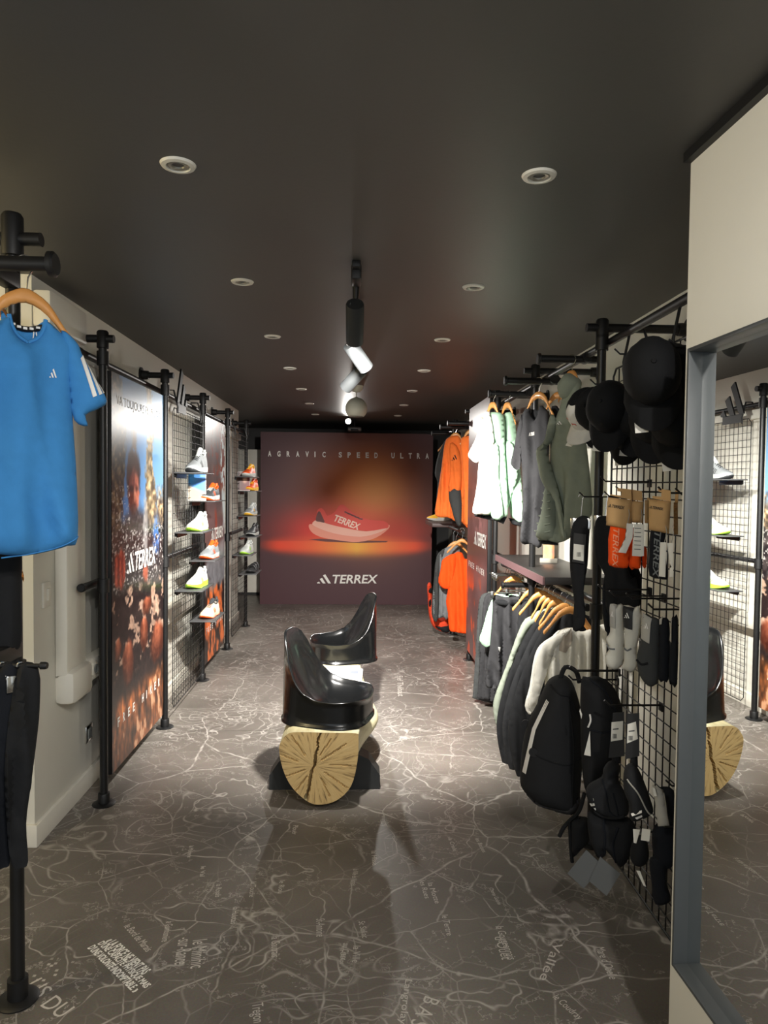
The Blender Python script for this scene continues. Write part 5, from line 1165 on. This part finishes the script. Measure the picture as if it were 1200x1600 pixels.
for k, (px, py, x, up, fr_, lb, sc_) in enumerate([
    (934, 640, .96, (-.72, -.68, .05), (-.15, -.1, -1), 'black cap behind the white and red printed cap', .95),
    (954, 636, .92, (-.6, -.78, .08), (-.25, -.15, -1), 'black cap in the middle row of the cap grid', 1.0),
    (973, 664, 1.025, (-.7, -.7, .0), (-.1, -.2, -1), 'black cap tucked behind the middle row caps', .95),
    (996, 644, 1.02, (-.6, -.8, .05), (-.2, -.1, -1), 'black cap beside the large round black cap', 1.0),
    (1018, 582, .88, (-.35, -.93, .10), (.05, -.12, -1), 'large round black cap hanging in front of the others', 1.08),
    (1020, 650, 1.0, (-.5, -.85, .1), (.0, -.1, -1), 'black cap directly below the large round black cap', 1.0),
    (1054, 585, 1.02, (-.4, -.9, .1), (.1, -.1, -1), 'black cap between the large round cap and mirror wall', 1.0),
    (1054, 655, 1.02, (-.4, -.9, .1), (.1, -.1, -1), 'lower black cap at the edge of mirror wall', 1.0)]):
    cap(lb, px, py, x, up, fr_, [cb1, cb2][k % 2], k != 5, None, sc_, None, k+2)
for k, (px, py, lb) in enumerate([(960, 553, 'wire peg holding the middle row caps'), (1018, 540, 'wire peg holding the large round cap'), (1045, 540, 'wire peg holding the cap beside mirror wall'), (922, 600, 'wire peg holding the white and red cap')]): prong(lb, px, py, .90)

def card(t, nm, pts, m, th=.002, w0=0): return slab(nm, tr(pts, t), m, t, th, w0)
# headband packs
HA = -42
def headband(label, px, py, x, kr, tab, fabm, fpts, txt, logo, a=HA, grp='headband packs on the grid'):
    t = hang('headband_pack', label, 'headband', px, py, x=x, a=a, group=grp)
    if fpts: o, sf = puff('headband', cat(tr([zh(p) for p in fpts], t), 2), fabm, t, .016, .02, -.012, .002, 60, 3, .012)
    if fpts and txt:
        q = tr([zh(p) for p in txt], t); V, F = text2d('TERREX', .012, .15); print2d('headband_lettering', [(V, F, q[0], np.array(q[1])-q[0], np.array(q[2])-q[0])], sf, mat('pale_outline_print', S(240, 150, 110), .7) if fabm is corange2 else mat('grey_outline_print', S(112, 116, 116), .7), t, .003)
    cs = puff('card_sleeve', tr([zh(p) for p in kr], t), kraft, t, .018, .010, 0, s=.012)[0]
    if tab: card(t, 'hang_tab', [zh(p) for p in tab], kraft, .003, .0)
    if logo: q = tr([zh(p) for p in logo], t); terrex('card_logo', q[0], np.array(q[1])-q[0], np.array(q[2])-q[0], Flat(.0185), blackp, cs, .0015)
    return t
HB1 = headband('orange headband in kraft card sleeve, front one of its peg', 968, 800, .93, [(240, 455), (540, 490), (520, 865), (215, 805)], [(360, 340), (532, 358), (540, 490), (268, 430), (270, 420), (410, 435), (412, 385), (362, 380)], corange2, [(255, 800), (510, 850), (500, 1100), (480, 1320), (440, 1345), (380, 1345), (240, 1312), (228, 1180)], [(318, 835), (300, 1325), (392, 850)], [(262, 575), (468, 607), (268, 535)])
headband('orange headband in kraft sleeve behind the front orange one', 997, 805, .985, [(540, 500), (682, 510), (672, 778), (532, 770)], [(535, 358), (668, 382), (672, 505), (540, 490)], corange2, [(470, 860), (630, 900), (640, 1180), (630, 1345), (560, 1350), (490, 1330)], None, None)
HB3 = headband('black headband in kraft card sleeve near mirror wall', 1032, 805, .93, [(755, 475), (1028, 510), (1002, 912), (752, 865)], [(872, 346), (1025, 372), (1028, 510), (800, 470), (802, 440), (910, 448), (912, 392), (874, 385)], cnavy, [(760, 850), (940, 890), (945, 1200), (975, 1460), (930, 1490), (870, 1480), (740, 1440), (735, 1200)], [(832, 870), (806, 1450), (908, 885)], [(778, 590), (955, 620), (782, 555)])
headband('kraft headband pack squeezed against the mirror wall', 1056, 812, 1.0, [(1060, 520), (1112, 520), (1116, 922), (1060, 922)], [(1085, 372), (1125, 372), (1116, 525), (1080, 525)], cnavy, None, None, None)
headband('narrow kraft pack between orange and black headbands', 1010, 800, 1.02, [(698, 490), (757, 490), (757, 780), (698, 780)], [(735, 460), (760, 462), (760, 495), (730, 492)], corange2, [(660, 1100), (710, 1100), (705, 1330), (655, 1320)], None, None)
GT_ = 'folded paper tags on the grid'
for lb, px, py, x, pts, m in [('curled white paper tag hanging from the orange headbands', 985, 850, .915, [(530, 775), (612, 782), (602, 960), (520, 1146), (424, 1136), (508, 960)], paper), ('straight white paper tag between the headbands', 1004, 850, .92, [(620, 785), (750, 790), (742, 1180), (700, 1185), (596, 1178), (600, 1080)], paper),
    ('pale folded paper tag below the black headband', 1042, 875, .90, [(950, 1010), (1026, 1010), (1014, 1440), (932, 1428)], paper), ('grey folded paper tag beside the pale one', 1052, 875, .93, [(1026, 1020), (1102, 1020), (1102, 1440), (1050, 1440), (1060, 1300)], paper)]:
    t0 = HB1 if 'orange' in lb or 'straight' in lb else HB3; uv = tr([zh(p) for p in pts], t0); t = puff('paper_tag', uv, m, t0, .003, .004, .02+(.015 if 'grey' in lb else .022), s=.014)[0]; t['label'] = lb
    lo = min(u for u, v in uv); hi = max(u for u, v in uv); vt = max(v for u, v in uv); vb = min(v for u, v in uv)
    if m is paper and 'straight' in lb:
        for j in range(6): slab('print_line', [(lo+(hi-lo)*.2, vt-(vt-vb)*(.12+.13*j)), (lo+(hi-lo)*.75, vt-(vt-vb)*(.12+.13*j)), (lo+(hi-lo)*.75, vt-(vt-vb)*(.14+.13*j)), (lo+(hi-lo)*.2, vt-(vt-vb)*(.14+.13*j))], greycard, t, .0008, .0455)
    MB().tube([((lo+hi)/2, -.03, vt-.005), ((lo+hi)/2+.006, -.028, vt+.03), ((lo+hi)/2-.004, -.01, vt+.05)], .001, 5).build('string', paperd, t)
for px, py, lb in [(962, 768, 'wire peg of the front orange headband'), (1028, 770, 'wire peg of the black headband'), (938, 752, 'wire peg above the orange headbands')]: prong(lb, px, py, .92)
# leggings
for k, (lb, pts, px, x) in enumerate([('black leggings on a clip hanger with a barcode tag', [(893, 822), (904, 808), (915, 806), (922, 814), (920, 850), (918, 883), (912, 924), (915, 960), (911, 981), (895, 984), (897, 940), (892, 905), (890, 866)], 906, .93), ('black leggings behind the orange headbands', [(930, 815), (946, 806), (960, 815), (975, 860), (985, 900), (995, 905), (996, 950), (950, 960), (945, 900), (930, 870)], 962, 1.0), ('second black leggings behind the headbands', [(946, 890), (995, 880), (1000, 945), (975, 985), (945, 985)], 972, 1.05)]):
    t, sf = cloth('leggings', lb, 'leggings', px, 880, pts, [cblack, cblack, cnavy][k], -30, x=x, group='black leggings by the grid', th=.02, ew=.03, amp=.003, freq=90, seed=50+k, s=.014)
    if k == 0:
        t = card(t, 'hang_tag', [(899, 832), (918, 835), (915, 880), (896, 877)], blackcard, .003, .024); t['label'] = 'black hang tag with white barcode label'; card(t, 'barcode_label', [(899, 849), (915, 851), (914, 876), (898, 873)], paper, .001, .028)
        for j in range(4): card(t, 'barcode_bar', [(904+j*1.7, 862), (904.8+j*1.7, 862), (904.6+j*1.7, 869), (903.8+j*1.7, 869)], blackp, .0006, .029)
hp = onx(908, 776, .93); clip_hanger('chrome clip hanger of the leggings with barcode tag', (hp.x, hp.y, hp.z), R(-30), .075, .095, .006); prong('wire peg of the tagged black leggings', 905, 776, .92)
hp = onx(946, 775, 1.0); clip_hanger('chrome clip hanger of leggings behind the headbands', (hp.x, hp.y, hp.z), R(-30), .075, .085, .006); prong('wire peg of leggings behind the headbands', 944, 775, .99)
# socks
def socks(label, px, x, pts, m, lab, labm, logo=True, a=-38):
    t = hang('sock_pair', label, 'socks', px, 1000, x=x, a=a, group='sock pairs on the grid'); o, sf = puff('socks', cat(tr([zk(p) for p in pts], t), 2), m, t, .022, .03, 0, .003, 60, px, .012)
    if lab:
        lp = [zk(p) for p in lab]; decal('label_band', tr(lp, t), sf, labm, t, .004, .012)
        if logo:
            c = ((lp[0][0]*.75+lp[1][0]*.25), (lp[0][1]+lp[1][1])/2+ (lp[2][1]-lp[1][1])*.48); bars_on(t, sf, c, (c[0]+(lp[1][0]-lp[0][0])*.5, c[1]+1), 8.5, whitep, 'label_logo', .006)
    return t, sf
t, sf = socks('white sock pair with grey label band on the grid', 958, .93, [(270, 190), (360, 200), (430, 205), (440, 500), (440, 900), (350, 1005), (290, 1000), (230, 970), (200, 840), (250, 760), (220, 650), (225, 600), (265, 540), (268, 350)], cwhiteg, [(270, 190), (360, 202), (356, 486), (270, 466)], paperd)
seam(t, sf, [zk((220, 690)), zk((270, 735)), zk((350, 740))], cgrey, 'heel_line', .003)
t, sf = socks('white sock pair with black label band beside the dark grey socks', 985, .94, [(430, 205), (570, 235), (632, 215), (655, 380), (640, 560), (600, 740), (605, 860), (608, 960), (570, 1025), (520, 1040), (400, 990), (440, 900), (445, 500)], cwhiteg, [(430, 205), (572, 236), (566, 502), (446, 470)], blackcard)
seam(t, sf, [zk((458, 735)), zk((500, 760)), zk((550, 735))], cgrey, 'heel_line', .003)
t, sf = socks('dark grey sock pair with grey card label', 1015, .93, [(680, 320), (790, 350), (850, 365), (890, 430), (880, 700), (870, 1130), (830, 1200), (770, 1225), (700, 1180), (640, 1090), (608, 1000), (600, 830), (650, 640)], fab('sock_dark_grey', (60, 62, 62)), [(680, 300), (800, 366), (780, 670), (660, 604)], paperd)
seam(t, sf, [zk((612, 880)), zk((680, 930)), zk((760, 915))], cblack, 'toe_line', .004)
socks('black sock pair beside the dark grey socks', 1038, .96, [(885, 390), (940, 360), (1000, 390), (1015, 640), (1000, 1130), (940, 1150), (870, 1130), (880, 700)], cnavy, [(885, 380), (930, 340), (930, 430), (895, 440)], paperd, False)
socks('black sock pair pressed against the mirror wall', 1054, .97, [(1030, 380), (1070, 350), (1118, 385), (1105, 1190), (1040, 1190), (1000, 1150), (1015, 700)], cnavy, [(1030, 380), (1050, 370), (1048, 660), (1012, 640)], paperd, False)
for px, py, lb in [(952, 931, 'wire peg of the white socks with grey label'), (978, 935, 'wire peg of white socks with black label'), (1012, 952, 'wire peg of the dark grey socks'), (934, 921, 'wire peg just above the white socks')]: prong(lb, px, py, .91)
# backpacks
t = hang('backpack', 'large black backpack with white side stripes on the grid', 'backpack', 862, 1160, y=2.98, a=-20, group='black backpacks')
o, sf = puff('body', cat(tr([(879, 1054), (893, 1064), (903, 1090), (909, 1120), (911, 1170), (908, 1220), (903, 1262), (896, 1268), (870, 1260), (838, 1248), (815, 1226), (813, 1205), (817, 1160), (826, 1125), (840, 1098), (852, 1070), (862, 1058)], t), 3), cblack2, t, .13, .10, 0, .004, 20, 60, .018, .5)
for j in range(3): decal('side_stripe', tr([(857+j*1.6-1, 1084+j), (858.4+j*1.6-1, 1084+j), (837+j*1.8, 1128), (821+j*2.2, 1196), (818.8+j*2.2, 1196), (834.6+j*1.8, 1128)], t), sf, whitep, t, .003, .02)
seam(t, sf, [(862, 1064), (878, 1074), (892, 1082), (903, 1110)], cblack, 'zip', .005); seam(t, sf, [(834, 1160), (862, 1172), (890, 1180), (908, 1178)], cblack, 'pocket_seam', .004); seam(t, sf, [(890, 1085), (897, 1140), (897, 1200), (894, 1262)], cblack, 'side_seam', .004)
puff('base_panel', cat(tr([(814, 1222), (840, 1240), (880, 1244), (906, 1240), (902, 1266), (870, 1262), (836, 1250)], t), 2), cchar, t, .125, .07, 0, s=.016)
MB().tube([(u, -(.03), v) for u, v in cat(tr([(876, 1058), (884, 1040), (900, 1046), (906, 1064)], t), 4, False)], .010, 8).build('grab_handle', cblack, t)
for px_, py_ in ((838, 1160), (822, 1131)): q = tr([(px_, py_)], t)[0]; MB().lathe([(0, .004), (.02, .004), (.02, -.004)], (q[0], -(float(sf([q])[0])+.004), q[1]), Matrix.Rotation(PI/2, 4, 'X'), 16).build('toggle', blackg, t)
q = tr([(852, 1174)], t)[0]; MB().tube([(q[0]+.01*i, -(.12), q[1]-.02*i-.004*i*i) for i in range(5)], .006, 6).build('strap', cblack, t)
t = hang('backpack', 'smaller black backpack behind the large one, with white drawcord', 'backpack', 940, 1130, x=.97, a=-30, group='black backpacks')
o, sf = puff('body', cat(tr([(908, 1066), (918, 1058), (935, 1057), (956, 1070), (970, 1098), (974, 1130), (972, 1180), (955, 1200), (930, 1232), (914, 1228), (908, 1160)], t), 3), cblack, t, .09, .07, 0, .004, 24, 61, .016)
seam(t, sf, [(925, 1058), (950, 1074), (966, 1105)], cnavy, 'zip', .005); seam(t, sf, [(930, 1130), (950, 1134), (972, 1130)], cnavy, 'pocket_seam', .004)
seam(t, sf, [(929, 1106), (930, 1116), (926, 1126)], whitep, 'drawcord', .0035, .006); card(t, 'price_tag', [(930, 1130), (931, 1168), (921, 1166)], paper, .002, .10); card(t, 'price_tag', [(915, 1096), (918, 1105), (917, 1112), (914, 1100)], paper, .002, .1)
prong('wire peg of the large black backpack', 890, 1048, .90, .005)
# waist bags on black hang cards
def bag(label, px, py, x, pts, m, strap, logo, flip, seed, a=-32):
    t = hang('waist_bag', label, 'bag', px, py, x=x, a=a, group='black waist bags on the grid'); o, sf = puff('body', cat(tr(pts, t), 3), m, t, .05, .035, 0, .004, 40, seed, .013)
    if strap: puff('strap', cat(tr(strap, t), 2), cblack, t, .012, .012, -.01, s=.012)
    if logo:
        V, F = bars2d(); q = tr(logo, t); print2d('bag_logo', [(V, F, q[0], np.array(q[1])-q[0], np.array(q[2])-q[0])], sf, whitep, t, .004)
    return t, sf
t, sf = BG1, sf = bag('black waist bag with white bars logo, left one of the pair on cards', 948, 1235, .91, [(952, 1189), (962, 1190), (969, 1198), (967, 1220), (980, 1245), (983, 1262), (979, 1275), (956, 1276), (936, 1268), (923, 1253), (916, 1236), (921, 1224), (940, 1213), (943, 1200)], cblack2, [(956, 1178), (966, 1176), (968, 1194), (956, 1194)], [(937, 1258), (933, 1238), (919, 1257)], 1, 70)
seam(t, sf, [(944, 1213), (951, 1228), (957, 1260), (970, 1266), (962, 1232)], cnavy, 'zip', .003); seam(t, sf, [(932, 1262), (950, 1272), (978, 1268)], cblack, 'fold', .007)
t, sf = BG2, sf = bag('black waist bag with white bars logo, right one of the pair on cards', 998, 1240, .91, [(976, 1200), (986, 1192), (996, 1199), (1006, 1220), (1016, 1248), (1021, 1268), (1012, 1276), (995, 1281), (984, 1274), (982, 1250), (974, 1228)], cblack2, [(985, 1182), (993, 1180), (996, 1200), (984, 1200)], [(1008, 1276), (1007, 1256), (990, 1275)], 1, 71)
seam(t, sf, [(984, 1210), (1000, 1230), (1012, 1256), (1018, 1268)], paperd, 'piping', .0025)
for k, (tb_, c, l) in enumerate([(BG1, [(958, 1114), (975, 1112), (976, 1181), (951, 1184)], [(956, 1128), (974, 1126), (973, 1155), (955, 1158)]), (BG2, [(980, 1115), (999, 1114), (999, 1181), (977, 1186)], [(981, 1131), (994, 1127), (997, 1154), (980, 1161)])]):
    t = card(tb_, 'hang_card', c, blackcard, .003); t['label'] = 'black hang card with white barcode label'; ROOT[t.name] = root_mat(tb_); card(t, 'label', l, paper, .001, .0035)
    x0 = l[3][0]+3; y0_ = l[3][1]-12
    for j in range(5): card(t, 'barcode_bar', [(x0+j*1.3, y0_), (x0+.7+j*1.3, y0_), (x0+.6+j*1.3, y0_+7), (x0-.1+j*1.3, y0_+7)], blackp, .0006, .0048)
    card(t, 'size_text', [(x0, y0_-8), (x0+9, y0_-9), (x0+9, y0_-7), (x0, y0_-6)], greycard, .0006, .0048)
t, sf = BG3, sf = bag('larger black bag hanging below the two logo bags', 956, 1300, .93, [(919, 1268), (935, 1270), (956, 1276), (984, 1278), (994, 1296), (993, 1318), (988, 1330), (974, 1353), (960, 1340), (948, 1326), (946, 1337), (934, 1336), (926, 1318), (920, 1300)], cblack, None, None, 1, 72)
seam(t, sf, [(946, 1275), (950, 1300), (946, 1330)], cnavy, 'fold', .005); seam(t, sf, [(970, 1285), (962, 1310), (966, 1340)], cnavy, 'fold', .005)
t, sf = bag('small black pouch with loose straps beside the bags', 906, 1305, .93, [(893, 1278), (905, 1276), (918, 1279), (920, 1300), (920, 1316), (908, 1328), (898, 1338), (893, 1330)], cblack2, None, None, 1, 73)
for pts in ([(916, 1235), (908, 1262), (893, 1278), (884, 1288), (877, 1302)], [(893, 1280), (895, 1320), (897, 1342)]):
    MB().tube([(u, -.03, v) for u, v in cat(tr(pts, t), 4, False)], .008, 6).build('strap', cblack, t)
t = BG3
for pts, w_ in (([(922, 1317), (948, 1342), (918, 1376), (893, 1353)], .055), ([(944, 1326), (975, 1352), (954, 1386), (927, 1363)], .062)):
    k_ = card(t, 'care_card', pts, greycard, .003, w_); k_['label'] = 'square plain grey card'
t = hang('sleeve_box', 'narrow pale grey card sleeve hanging beside right waist bag', 'box', 1034, 1260, x=.96, a=-20); puff('sleeve', tr([(1020, 1226), (1036, 1234), (1046, 1290), (1028, 1291)], t), paperd, t, .012, .006, s=.012); slab('fold', tr([(1019, 1226), (1023, 1228), (1026, 1240), (1021, 1240)], t), paper, t, .02)
for lb, px, py, x, pts, m, nm in [('blue-black folded garment behind the pale card sleeve', 1042, 1255, 1.0, [(1030, 1230), (1053, 1235), (1053, 1290), (1046, 1292), (1038, 1240)], cnavy, 'folded_garment'), ('black glove pair hanging low beside mirror wall', 1040, 1330, 1.0, [(1022, 1290), (1052, 1288), (1053, 1350), (1034, 1355), (1020, 1330)], cnavy, 'gloves'), ('long black sleeve hanging low near mirror wall', 1034, 1375, .99, [(1016, 1340), (1040, 1344), (1042, 1380), (1048, 1408), (1024, 1413), (1018, 1380)], cnavy, 'arm_sleeve'), ('bundle of black cords below the right waist bag', 1002, 1325, .96, [(990, 1310), (1006, 1306), (1014, 1330), (1010, 1350), (992, 1352), (984, 1336)], cblack, 'cord_bundle')]:
    cloth(nm, lb, nm.replace('_', ' '), px, py, pts, m, -25, x=x, th=.025, ew=.03, amp=.004, freq=60, seed=int(px), s=.014)
for pts in ([(992, 1289), (1003, 1290), (997, 1311), (993, 1310)], [(1006, 1288), (1019, 1290), (1017, 1308), (1004, 1306)], [(997, 1353), (1003, 1354), (1012, 1378), (1008, 1376)]):
    k_ = card(BG2, 'paper_tag', pts, paper, .002, .03); k_['label'] = 'small white paper tag'
for px, py, lb in [(1040, 1228, 'wire peg of the folded blue-black garment'), (1000, 1300, 'wire peg of the black cords'), (1030, 1292, 'wire peg of the black gloves'), ]: prong(lb, px, py, .97)
prong('wire peg of the small black pouch', 904, 1284, .92); prong('wire peg of the kraft pack at mirror wall', 1055, 772, .985)
for px, py, lb in [(944, 1102, 'wire peg of the black hang cards'), (888, 1062, 'wire peg holding the smaller backpack')]: prong(lb, px, py, .90, .004)
